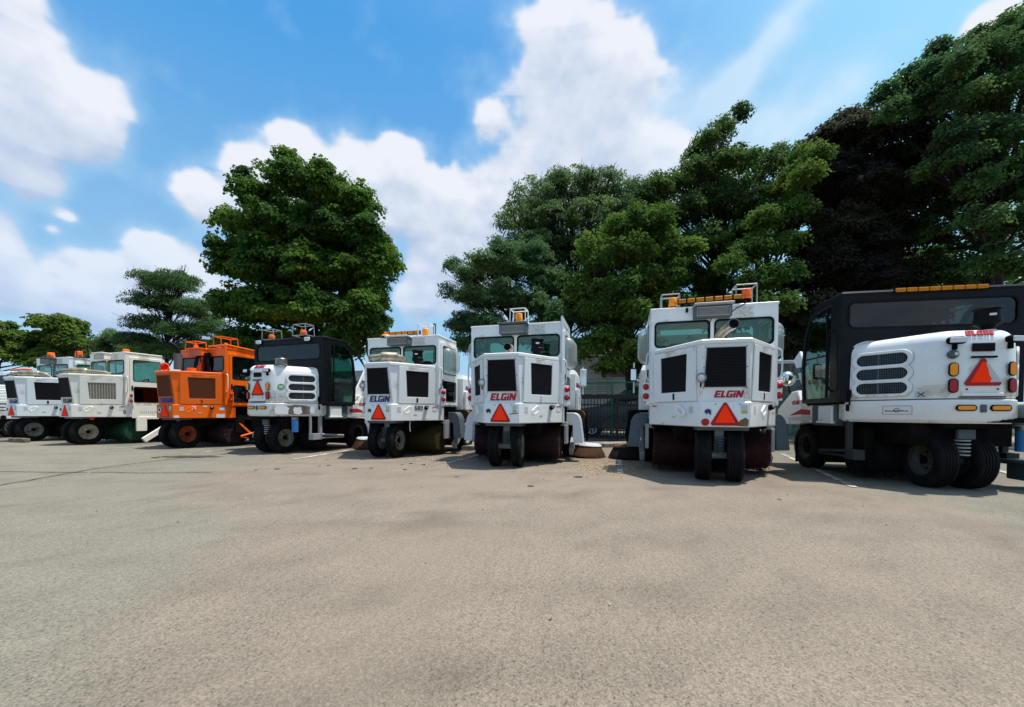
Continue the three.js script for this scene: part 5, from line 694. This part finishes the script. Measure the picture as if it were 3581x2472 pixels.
  for (const [x, z] of [[-1.45, 0.78], [1.45, 0.78], [-1.45, -0.78], [1.45, -0.78]]) { const w2 = new THREE.Group(); w2.name = 'wheel'; w2.position.set(x, 0.34, z); c.add(w2); mk('tyre', fin(new THREE.TorusGeometry(0.26, 0.09, 10, 28)), MAT.rubber, w2); const sp = [fin(new THREE.TorusGeometry(0.19, 0.02, 6, 24)).translate(0, 0, 0.06)]; for (let k = 0; k < 7; k++) sp.push(at(box(0.045, 0.19, 0.03, 0.008), Math.sin(k * 0.898) * 0.1, Math.cos(k * 0.898) * 0.1, 0.06, 0, 0, -k * 0.898)); mk('rim', sp, MAT.label, w2); mk('hub', at(cyl(0.18, 0.18, 0.05, 18), 0, 0, 0.0, Math.PI / 2), MAT.black, w2); }
  const b = thing('storage_container', 'white storage container with a red top behind the number 680 sweeper', 'container', -6.5, 17.2, 0.28); mk('wall', [span(-1.3, 1.3, 0.1, 2.15, 0, 4, 0.02), ...Array.from({ length: 10 }, (_, k) => span(-1.2 + k * 0.26, -1.1 + k * 0.26, 0.15, 2.1, -0.02, 0.02, 0.005))], plain(0.72, 0.74, 0.75, 0.6), b); mk('top_band', span(-1.33, 1.33, 2.15, 2.75, -0.03, 4.03, 0.02), plain(0.33, 0.012, 0.028, 0.5), b);
  const x = thing('dumpster', 'grey ribbed dumpster between the two right-hand sweepers', 'dumpster', 11.4, 15.0, 0.26); mk('wall', span(-1.9, 1.9, 0.2, 2.95, 0, 2, 0.02), plain(0.17, 0.18, 0.18, 0.7, { map: grimeTex }), x); for (let k = 0; k < 9; k++) mk('rib', span(-1.8 + k * 0.44, -1.74 + k * 0.44, 0.25, 2.85, -0.05, 0.01, 0.006), plain(0.12, 0.13, 0.13, 0.7), x); mk('lid', span(-1.95, 1.95, 2.95, 3.08, -0.06, 2.05, 0.02), plain(0.5, 0.51, 0.5, 0.6), x);
  const p = thing('steel_post', 'dark green steel post rising behind the number 680 sweeper', 'post', -2.75, 14.2); mk('shaft', at(cyl(0.055, 0.05, 4.15, 10), 0, 2.07, 0), plain(0.05, 0.10, 0.09, 0.6), p); mk('cap', at(cyl(0.06, 0.05, 0.04, 10), 0, 4.16, 0), plain(0.05, 0.10, 0.09, 0.6), p);
  const wc = thing('wood_block', 'weathered timber block lying in front of the second sweeper wheels', 'timber', -16.2, 13.15, 0.3); mk('timber', at(box(0.85, 0.13, 0.16, 0.015), 0, 0.075, 0), MAT.wood, wc);
}

// ---------- trees: trunk, limbs and a crown of leaf sprays ----------
function leafSpray(seed, kind, leaf) {   // one spray of leaves, about 0.45 m across
  const r = rng(seed), pos = []; const n = kind === 1 ? 46 : 30;
  for (let k = 0; k < n; k++) {
    const a = r() * 6.2832, q = Math.sqrt(r()) * 0.42, y = (1 - (q / 0.42) ** 2) * 0.12 + (r() - 0.5) * 0.20, l = leaf * (0.7 + r() * 0.6) * (kind === 1 ? 0.9 : 1), w = l * (kind === 1 ? 0.34 : 0.46), yaw = a + (r() - 0.5) * 2.2, tilt = -0.25 - r() * 0.75 + (r() < 0.15 ? 0.9 : 0), rollv = (r() - 0.5) * 1.1;
    const m = new THREE.Matrix4().makeRotationFromEuler(new THREE.Euler(0, -yaw, tilt, 'YXZ')).multiply(new THREE.Matrix4().makeRotationX(rollv)).setPosition(Math.cos(a) * q, y, Math.sin(a) * q);
    const P = [[0, 0, 0], [l * 0.45, 0.12 * w, w], [l, -0.1 * l, 0], [l * 0.45, 0.12 * w, -w]].map((p) => V3(...p).applyMatrix4(m).toArray());
    pos.push(...P[0], ...P[1], ...P[2], ...P[0], ...P[2], ...P[3]);
  }
  const g = new THREE.BufferGeometry(); g.setAttribute('position', new THREE.Float32BufferAttribute(pos, 3)); g.computeVertexNormals(); return boxUV(g);
}
function limb(pts, r0, r1, seg = 8, rad = 7) {   // tapering bent limb
  const c = new THREE.CatmullRomCurve3(pts, false, 'centripetal'), g = new THREE.TubeGeometry(c, seg, 1, rad), p = g.attributes.position, P = c.getSpacedPoints(seg);
  for (let i = 0; i <= seg; i++) { const R = mix(r0, r1, i / seg); for (let j = 0; j <= rad; j++) { const k = i * (rad + 1) + j, q = P[i]; p.setXYZ(k, q.x + (p.getX(k) - q.x) * R, q.y + (p.getY(k) - q.y) * R, q.z + (p.getZ(k) - q.z) * R); } }
  return fin(g);
}
const BARK = plain(0.045, 0.036, 0.028, 0.95, { map: grimeTex });
const LEAF = new THREE.MeshPhysicalMaterial({ color: 0xffffff, roughness: 0.9, transmission: 0.45, thickness: 0, ior: 1.3, specularIntensity: 0.25 });
const TREES = [
  ['maple', 'large dense round-headed maple behind the black-cabbed sweeper', -10.37, 20, 2.6, { n: 12, leaf: 0.19, c: [0.036, 0.1, 0.016], c2: [0.125, 0.225, 0.024], kind: 0, gap: -0.25, tr: 0.36 }, [[-0.6, 13.34, 0.67, 0.49], [-0.94, 12.69, 1.16, 0.89], [0.71, 12.14, 1.33, 1.11], [-2.28, 11.61, 1.22, 1.0], [2.57, 11.37, 1.22, 1.11], [-3.45, 10.08, 1.22, 1.11], [-1.41, 10.4, 1.67, 1.22], [0.79, 10.17, 1.78, 1.33], [3.1, 9.61, 1.45, 1.33], [-3.81, 8.22, 1.0, 1.22], [-1.88, 8.43, 1.78, 1.33], [0.32, 8.2, 2.0, 1.33], [2.53, 7.75, 1.78, 1.33], [4.13, 8.4, 0.98, 1.0], [-3.47, 6.24, 1.33, 1.33], [-1.48, 6.23, 1.78, 1.33], [0.74, 6.0, 1.78, 1.33], [2.73, 5.99, 1.45, 1.22], [3.51, 6.65, 0.89, 1.11], [-2.94, 4.47, 1.56, 1.0], [-0.62, 4.24, 1.78, 1.0], [1.6, 4.34, 1.67, 1.0], [3.05, 5.21, 1.11, 1.0], [-4.12, 10.63, 0.27, 0.67], [-2.7, 12.48, 0.31, 0.49], [1.27, 12.9, 0.67, 0.44], [-4.08, 9.1, 0.67, 0.67]]],
  ['locust', 'feathery open-branched locust tree left of the big maple', -23.16, 27, 1.6, { n: 13, leaf: 0.15, c: [0.065, 0.135, 0.045], c2: [0.11, 0.19, 0.058], kind: 1, tr: 0.17, twig: 2 }, [[-1.46, 10.0, 1.02, 0.6], [0.48, 9.85, 1.35, 0.84], [-2.03, 8.52, 1.08, 0.66], [-0.15, 8.36, 1.5, 0.66], [1.79, 8.06, 1.35, 0.75], [2.81, 7.01, 0.96, 0.9], [-1.52, 7.03, 1.5, 0.66], [0.86, 6.57, 1.65, 0.75], [-2.3, 5.84, 1.35, 0.6], [-0.36, 5.09, 1.8, 0.72], [2.03, 5.22, 1.5, 0.9], [1.29, 10.38, 0.3, 0.42], [1.7, 9.84, 0.24, 0.36], [-1.03, 9.26, 0.9, 0.48]]],
  ['locust', 'low bushy tree in the dip between the round tree and the locust', -30.55, 31, 1.2, { n: 9, leaf: 0.14, c: [0.06, 0.12, 0.042], c2: [0.12, 0.19, 0.06], kind: 1, tr: 0.1 }, [[0.12, 6.55, 1.1, 0.83], [-0.82, 5.87, 0.76, 0.76], [1.47, 5.52, 1.38, 0.86], [2.69, 6.03, 0.86, 0.86], [-1.46, 5.19, 0.69, 0.62]]],
  ['maple', 'small rounded yellow-green tree above the left sweepers', -41.09, 36, 2.2, { n: 9, leaf: 0.2, c: [0.065, 0.13, 0.022], c2: [0.18, 0.25, 0.036], kind: 0, tr: 0.2 }, [[0.19, 8.54, 1.92, 1.28], [-1.44, 7.27, 1.52, 1.28], [1.55, 7.06, 1.52, 1.52], [-0.28, 5.87, 2.4, 1.2], [2.12, 5.98, 0.96, 1.12], [-2.59, 6.0, 0.88, 0.88], [-0.8, 8.86, 0.8, 0.64], [1.2, 9.05, 0.8, 0.64]]],
  ['maple', 'rounded green tree cut by the left edge of the view', -43.53, 34, 2.2, { n: 9, leaf: 0.2, c: [0.058, 0.12, 0.022], c2: [0.15, 0.22, 0.034], kind: 0, tr: 0.2 }, [[0.17, 7.24, 1.32, 1.21], [-1.17, 6.57, 1.51, 1.51], [1.07, 5.73, 1.21, 0.95], [1.76, 6.33, 0.53, 0.53], [-0.18, 8.26, 0.68, 0.61], [-2.67, 6.95, 1.7, 1.7], [3.13, 5.05, 1.51, 0.68]]],
  ['airy_tree', 'tall airy vase-shaped tree with bare upright branches showing', 3.16, 22, 2.0, { n: 9.5, leaf: 0.145, c: [0.095, 0.165, 0.06], c2: [0.17, 0.26, 0.085], kind: 0, tr: 0.2, twig: 2 }, [[-2.16, 12.95, 1.35, 0.93], [0.02, 13.42, 1.59, 0.78], [1.96, 13.41, 1.35, 0.78], [-3.14, 11.52, 1.22, 0.98], [-1.07, 11.75, 1.47, 1.1], [1.11, 11.86, 1.71, 0.98], [3.17, 12.33, 0.98, 0.98], [-2.17, 10.07, 1.47, 0.98], [0.14, 10.06, 1.22, 0.73], [2.45, 10.17, 1.47, 1.1], [-3.75, 9.83, 0.93, 0.86], [-0.82, 13.86, 0.73, 0.44], [1.11, 13.9, 0.73, 0.39], [3.78, 13.17, 0.98, 0.73], [4.51, 11.48, 0.98, 0.98], [-4.24, 8.63, 0.73, 0.73], [-1.08, 8.61, 1.22, 0.98], [1.35, 8.12, 1.22, 0.98], [0.13, 6.67, 1.47, 1.22], [1.59, 6.18, 0.98, 0.98], [-1.32, 10.06, 1.22, 0.98]]],
  ['locust', 'blue-green spreading locust with drooping sprays left of the airy tree', -0.13, 19.5, 2.0, { n: 9, leaf: 0.15, c: [0.07, 0.15, 0.058], c2: [0.14, 0.235, 0.085], kind: 1, tr: 0.2, twig: 1, gap: -0.02, fill: 0.85 }, [[-0.39, 8.94, 0.87, 0.65], [1.11, 8.72, 1.08, 0.78], [-2.34, 7.56, 0.78, 0.61], [-1.09, 8.2, 1.08, 0.74], [0.46, 7.98, 1.3, 0.87], [1.8, 7.43, 0.98, 0.87], [-1.92, 6.49, 1.08, 0.87], [-0.3, 6.69, 1.3, 0.87], [1.21, 6.26, 1.19, 0.91], [-2.4, 5.31, 0.78, 0.78], [2.07, 5.72, 0.76, 0.78], [-1.06, 5.3, 1.08, 0.78], [0.67, 4.86, 1.3, 0.78], [-2.81, 7.95, 0.3, 0.39], [-2.95, 6.81, 0.26, 0.3], [-2.36, 4.34, 0.65, 0.52], [3.04, 4.1, 1.3, 0.87]]],
  ['maple', 'yellow-green maple between the airy tree and the tall tree', 4.99, 17, 1.9, { n: 11, leaf: 0.15, c: [0.07, 0.14, 0.024], c2: [0.155, 0.25, 0.038], kind: 0, tr: 0.2, twig: 1, gap: -0.15 }, [[-0.0, 9.03, 0.95, 0.76], [1.12, 9.11, 0.79, 0.76], [-1.22, 7.26, 0.85, 0.79], [-0.0, 7.82, 1.23, 0.87], [1.31, 8.0, 0.87, 0.87], [-0.66, 6.32, 1.06, 0.87], [0.75, 6.51, 1.06, 0.87], [-1.41, 5.39, 0.87, 0.79], [0.0, 5.1, 1.06, 0.87], [1.51, 5.57, 0.76, 0.95], [-1.04, 4.08, 1.06, 0.68], [0.38, 3.79, 1.06, 0.68], [-1.79, 3.8, 0.68, 0.64], [-0.75, 8.75, 0.66, 0.57], [1.88, 6.87, 0.57, 0.76], [-0.38, 3.13, 1.13, 0.42], [1.13, 3.13, 0.95, 0.49], [2.25, 7.99, 0.68, 0.76], [2.45, 5.37, 0.68, 0.95], [-2.26, 6.14, 0.76, 0.76], [-1.88, 8.01, 0.64, 0.57]]],
  ['tall_tree', 'tallest open-topped tree right of centre with a dark straight trunk', 9.91, 19, 2.0, { n: 9, leaf: 0.14, c: [0.052, 0.115, 0.034], c2: [0.125, 0.205, 0.048], kind: 0, tr: 0.3, twig: 1, gap: -0.06, fill: 0.85 }, [[-0.16, 14.35, 0.8, 0.59], [0.71, 14.97, 0.38, 0.34], [-1.0, 13.94, 0.68, 0.51], [-1.41, 12.44, 1.1, 0.68], [0.26, 12.84, 1.23, 0.85], [1.77, 12.57, 0.97, 0.76], [-2.1, 12.03, 0.63, 0.51], [2.77, 12.94, 0.59, 0.51], [-0.57, 11.19, 1.37, 0.85], [1.32, 11.08, 1.23, 0.89], [-1.82, 10.68, 0.97, 0.8], [2.78, 11.07, 0.85, 0.89], [-1.19, 9.12, 1.23, 0.97], [0.59, 9.21, 1.18, 0.89], [-2.23, 7.56, 0.97, 1.18], [-0.76, 7.13, 0.97, 0.97], [-1.39, 5.88, 1.18, 0.97], [0.61, 6.08, 0.97, 0.89], [-2.97, 10.06, 0.97, 0.97], [-3.29, 11.62, 0.93, 0.72], [-2.66, 8.81, 0.97, 0.97], [-3.92, 11.1, 0.76, 0.63]]],
  ['maple', 'leafy yellow-green tree against the dark copper beech', 10.04, 16, 1.8, { n: 11, leaf: 0.15, c: [0.05, 0.115, 0.022], c2: [0.135, 0.22, 0.032], kind: 0, gap: -0.3, tr: 0.2 }, [[-0.05, 8.76, 0.89, 0.57], [-0.57, 7.57, 0.93, 0.71], [0.66, 7.74, 0.64, 0.71], [-0.39, 6.34, 1.0, 0.75], [0.67, 6.51, 0.64, 0.64], [-0.03, 5.28, 1.0, 0.71], [-1.09, 4.76, 0.89, 0.71], [1.09, 9.18, 0.78, 0.53], [1.26, 10.36, 0.78, 0.61], [1.83, 11.2, 0.46, 0.36], [-1.45, 6.87, 0.53, 0.71]]],
  ['copper_beech', 'very dark purple copper beech behind the right-hand sweepers', 15.5, 18, 2.6, { n: 12, leaf: 0.17, c: [0.036, 0.033, 0.03], c2: [0.085, 0.095, 0.045], kind: 0, gap: -0.4, tr: 0.4 }, [[-1.12, 13.43, 1.1, 0.8], [0.27, 13.12, 1.2, 0.92], [-2.07, 12.99, 0.72, 0.68], [1.66, 12.29, 1.2, 0.92], [-1.66, 11.52, 1.36, 1.04], [0.13, 11.12, 1.6, 1.12], [2.12, 10.72, 1.2, 1.12], [-2.64, 9.95, 0.76, 0.92], [-1.04, 9.35, 1.6, 1.12], [0.95, 8.95, 1.6, 1.12], [2.74, 8.94, 0.92, 0.92], [-1.62, 7.58, 1.36, 1.12], [0.17, 7.18, 1.6, 1.12], [2.16, 7.17, 1.32, 1.12], [-2.0, 5.6, 1.16, 1.12], [-0.61, 5.4, 1.36, 1.12], [-2.63, 4.02, 1.0, 1.0], [-1.39, 3.61, 1.16, 0.92], [-0.93, 14.06, 0.52, 0.36], [0.95, 5.19, 1.4, 1.2], [2.54, 5.58, 1.2, 1.2], [-1.82, 3.02, 1.0, 0.6]]],
  ['tall_tree', 'towering green tree leaning over the right edge of the view', 17.92, 15, 2.4, { n: 9, leaf: 0.14, c: [0.052, 0.12, 0.04], c2: [0.135, 0.225, 0.06], kind: 0, tr: 0.34, twig: 1, gap: 0.05, fill: 0.8 }, [[-2.38, 13.58, 0.73, 0.67], [-1.36, 14.06, 0.87, 0.67], [-0.22, 14.43, 0.87, 0.67], [0.75, 15.07, 0.75, 0.75], [-2.96, 12.66, 0.67, 0.53], [-1.8, 12.66, 0.93, 0.7], [-0.49, 12.84, 1.1, 0.87], [0.78, 13.32, 1.0, 1.1], [-3.94, 12.18, 0.57, 0.43], [-0.96, 11.22, 1.1, 0.83], [0.52, 11.38, 1.1, 0.93], [-2.11, 11.23, 0.77, 0.67], [0.06, 9.75, 1.27, 0.93], [1.22, 9.42, 1.1, 1.1], [-1.1, 9.43, 0.77, 0.77], [-1.24, 8.12, 0.77, 0.7], [0.41, 8.11, 1.1, 0.87], [-0.55, 6.63, 0.93, 0.77], [0.94, 6.46, 0.93, 0.93], [1.71, 12.19, 1.0, 1.33], [2.65, 10.55, 1.33, 1.67], [1.59, 14.45, 0.83, 1.17], [-2.27, 14.39, 0.15, 0.37], [-0.8, 15.03, 0.15, 0.33], [-2.02, 13.82, 0.5, 0.43], [-3.33, 13.34, 0.3, 0.37], [-4.39, 12.62, 0.33, 0.27], [0.1, 15.11, 0.33, 0.4], [1.07, 15.75, 0.5, 0.5], [3.03, 8.1, 1.33, 1.5], [-1.64, 10.41, 0.77, 0.67], [-2.62, 10.09, 0.6, 0.57]]],
  ['tall_tree', 'yellow-green young trees under the towering tree', 24.41, 23, 1.8, { n: 8, leaf: 0.15, c: [0.065, 0.125, 0.028], c2: [0.15, 0.23, 0.04], kind: 0, tr: 0.14, twig: 1, gap: -0.15 }, [[-0.88, 9.62, 1.18, 0.92], [0.37, 10.5, 1.18, 0.92], [-1.63, 8.36, 1.18, 0.92], [0.91, 8.35, 1.43, 0.92], [3.47, 7.83, 1.43, 0.92], [-2.65, 8.87, 0.77, 0.67], [5.25, 7.82, 1.28, 1.02]]],];
TREES.forEach(([name, label, x, d, depth, o, lobes], ti) => {
  const t = thing(name, label, 'tree', x, d), r = rng(500 + ti * 13), W = Math.max(...lobes.map((l) => Math.abs(l[0]) + l[2])), low = Math.min(...lobes.map((l) => l[1])), hi = Math.max(...lobes.map((l) => l[1]));
  const balls = [];
  for (const [lx, y, rx, ry] of lobes) { const k = Math.sqrt(Math.max(0.05, 1 - (lx / W) ** 2)) * depth, big = rx > 0.45; const R = Math.min(rx, ry * 1.3);
    const tight = (b) => { const f = (d - b[2]) / d; return [x * (f - 1) * 0.8 + b[0] * f, 1.07 + (b[1] - 1.07) * f, b[2], b[3] * f, b[4] * f, b[5] * f]; };   // a crown is narrower low and outside
    if (!big) balls.push([lx, y, (r() - 0.5) * 0.6, rx, ry, rx]);
    else { balls.push(tight([lx, y, k * (0.45 + r() * 0.5), rx, ry, R])); balls.push([lx * 0.92, y + (r() - 0.5) * 0.2, -k * (0.35 + r() * 0.6), rx, ry, R]); if (o.n > 8) balls.push([lx * 0.8, y, (r() - 0.5) * k * 0.5, rx * 0.9, ry * 0.9, R]); } }
  const top = low + (hi - low) * 0.72, th = Math.max(0.6, low - 0.4);
  mk('trunk', [limb([V3(0, -0.1, 0), V3(0.05, th * 0.5, 0), V3(-0.06, th, 0.05), V3(0.04, (th + top) / 2, 0), V3(0, top, 0)], o.tr, o.tr * 0.3, 16, 10)], BARK, t);
  const bl = [];
  for (const [bx, by, bz, rx, ry] of balls) { if (o.twig !== 2 && r() < 0.35) continue;
    const y0 = Math.min(by - 0.3, th * (0.8 + r() * 0.3) + (by - th) * (o.twig === 2 ? 0.15 + r() * 0.25 : 0.35 + r() * 0.2)), rb = o.tr * (0.22 + r() * 0.16);
    const mid = V3(bx * (o.twig === 2 ? 0.38 : 0.5) + (r() - 0.5) * 0.4, mix(y0, by, 0.55), bz * 0.5 + (r() - 0.5) * 0.3);
    bl.push(limb([V3(0, y0, 0), mid, V3(bx, by, bz)], rb, rb * 0.3, 8, 6));
    if (o.twig) for (let k = 0; k < (o.twig === 2 ? 15 : 7); k++) { const a = r() * 6.28, e = o.twig === 2 ? 0.4 + r() * 0.9 : r() * 0.9 - 0.1, L = (0.7 + r() * 0.5), s = mid.clone().lerp(V3(bx, by, bz), 0.2 + r() * 0.8), end = V3(bx + Math.cos(a) * Math.cos(e) * rx * L, by + Math.sin(e) * ry * L, bz + Math.sin(a) * Math.cos(e) * rx * L); bl.push(limb([s, s.clone().lerp(end, 0.5).add(V3(0, -0.08, 0)), end], rb * 0.28, 0.008, 4, 4)); } }
  if (bl.length) mk('branches', bl, BARK, t);
  const spots = [], tuft = (C, s1, n, fl = 0.62) => { for (let k = 0; k < n; k++) { const uy = r() * 1.15 - 0.15, a = r() * 6.2832, q = Math.sqrt(Math.max(0, 1 - uy * uy)), g = 0.6 + 0.45 * r(), ux = q * Math.cos(a), uz = q * Math.sin(a); spots.push([[C[0] + ux * s1 * g, C[1] + (uy * fl - q * 0.14) * s1 * g, C[2] + uz * s1 * g], ux, uy, uz]); } };
  const dir = (lo) => { const vy = lo + r() * (1 - lo), va = r() * 6.2832, vq = Math.sqrt(Math.max(0, 1 - vy * vy)); return [Math.cos(va) * vq, vy, Math.sin(va) * vq]; };
  const sh = o.twig === 2 ? 0.94 : 0.90, cut = o.twig === 2 ? 0.1 : 0.26;
  for (let [bx, by, bz, rx, ry, rz] of balls) { rx = Math.max(0.22, rx * sh - cut); ry = Math.max(0.2, ry * sh - cut); rz = Math.max(0.22, rz * sh - cut);   // each lobe carries tufts that catch the sun on top and leave dark gaps below
    const area = 4 * Math.PI * Math.pow((Math.pow(rx * ry, 1.6) + Math.pow(rx * rz, 1.6) + Math.pow(ry * rz, 1.6)) / 3, 1 / 1.6);
    if (o.twig === 2) {   // open crown: loose small sprays along the twigs, the sky between them
      for (let k = 0, n = Math.round(area * o.n); k < n; k++) { const v = dir(-0.9), f = 0.35 + 0.7 * Math.sqrt(r()), P = [bx + v[0] * rx * f, by + v[1] * ry * f, bz + v[2] * rz * f]; if (noise(P[0] * 1.3 + ti * 9, P[1] * 1.6, P[2] * 1.3) > -0.15) spots.push([P, v[0], v[1], v[2]]); }
      continue;
    }
    const ts = Math.min(0.75, Math.max(0.26, rx * 0.42)) * (o.twig ? 0.85 : 1), m = Math.max(3, Math.round(area / (ts * ts * 2.6) * (o.fill || 1)));
    for (let j = 0; j < m; j++) { const v = dir(-0.75), f = 0.28 + 0.52 * Math.sqrt(r()), s1 = ts * (0.55 + r() * 0.65), C = [bx + v[0] * rx * f, by + v[1] * ry * f, bz + v[2] * rz * f]; if (noise(C[0] * 0.8 + ti * 5, C[1] * 0.8, C[2] * 0.8) < (o.gap ?? -0.45)) continue; tuft(C, s1, Math.max(3, Math.round(s1 * s1 * o.n * 4.6))); }
    for (let j = 0; j < 3 + rx * 6; j++) { const v = dir(-0.3), f = 0.90 + r() * 0.25; tuft([bx + v[0] * rx * f, by + v[1] * ry * f, bz + v[2] * rz * f], 0.16 + r() * 0.16, 3 + Math.floor(r() * 4), 1.4); }
  }
  const im = new THREE.InstancedMesh(leafSpray(900 + ti, o.kind, o.leaf), LEAF, spots.length), q = new THREE.Quaternion(), c = new THREE.Color(), up = V3(0, 1, 0);
  spots.forEach(([P, ux, uy, uz], i) => {
    const nrm = V3(ux * 0.5, 1, uz * 0.5).normalize(), s = (o.twig === 2 ? 0.38 : 0.42) + r() * 0.46;
    q.setFromUnitVectors(up, nrm).multiply(new THREE.Quaternion().setFromAxisAngle(up, r() * 6.2832));
    im.setMatrixAt(i, new THREE.Matrix4().compose(V3(...P), q, V3(s, s, s)));
    const k = Math.min(1, Math.max(0, 0.4 + noise(P[0] * 0.5, P[1] * 0.5, P[2] * 0.5 + ti * 3) * 0.9 + (r() - 0.5) * 0.5)), v = 0.85 + r() * 0.3;
    im.setColorAt(i, c.setRGB(mix(o.c[0], o.c2[0], k) * v, mix(o.c[1], o.c2[1], k) * v, mix(o.c[2], o.c2[2], k) * v));
  });
  im.name = 'crown'; im.castShadow = im.receiveShadow = true; im.userData.kind = 'stuff'; t.add(im);
});

renderer.render(scene, camera);
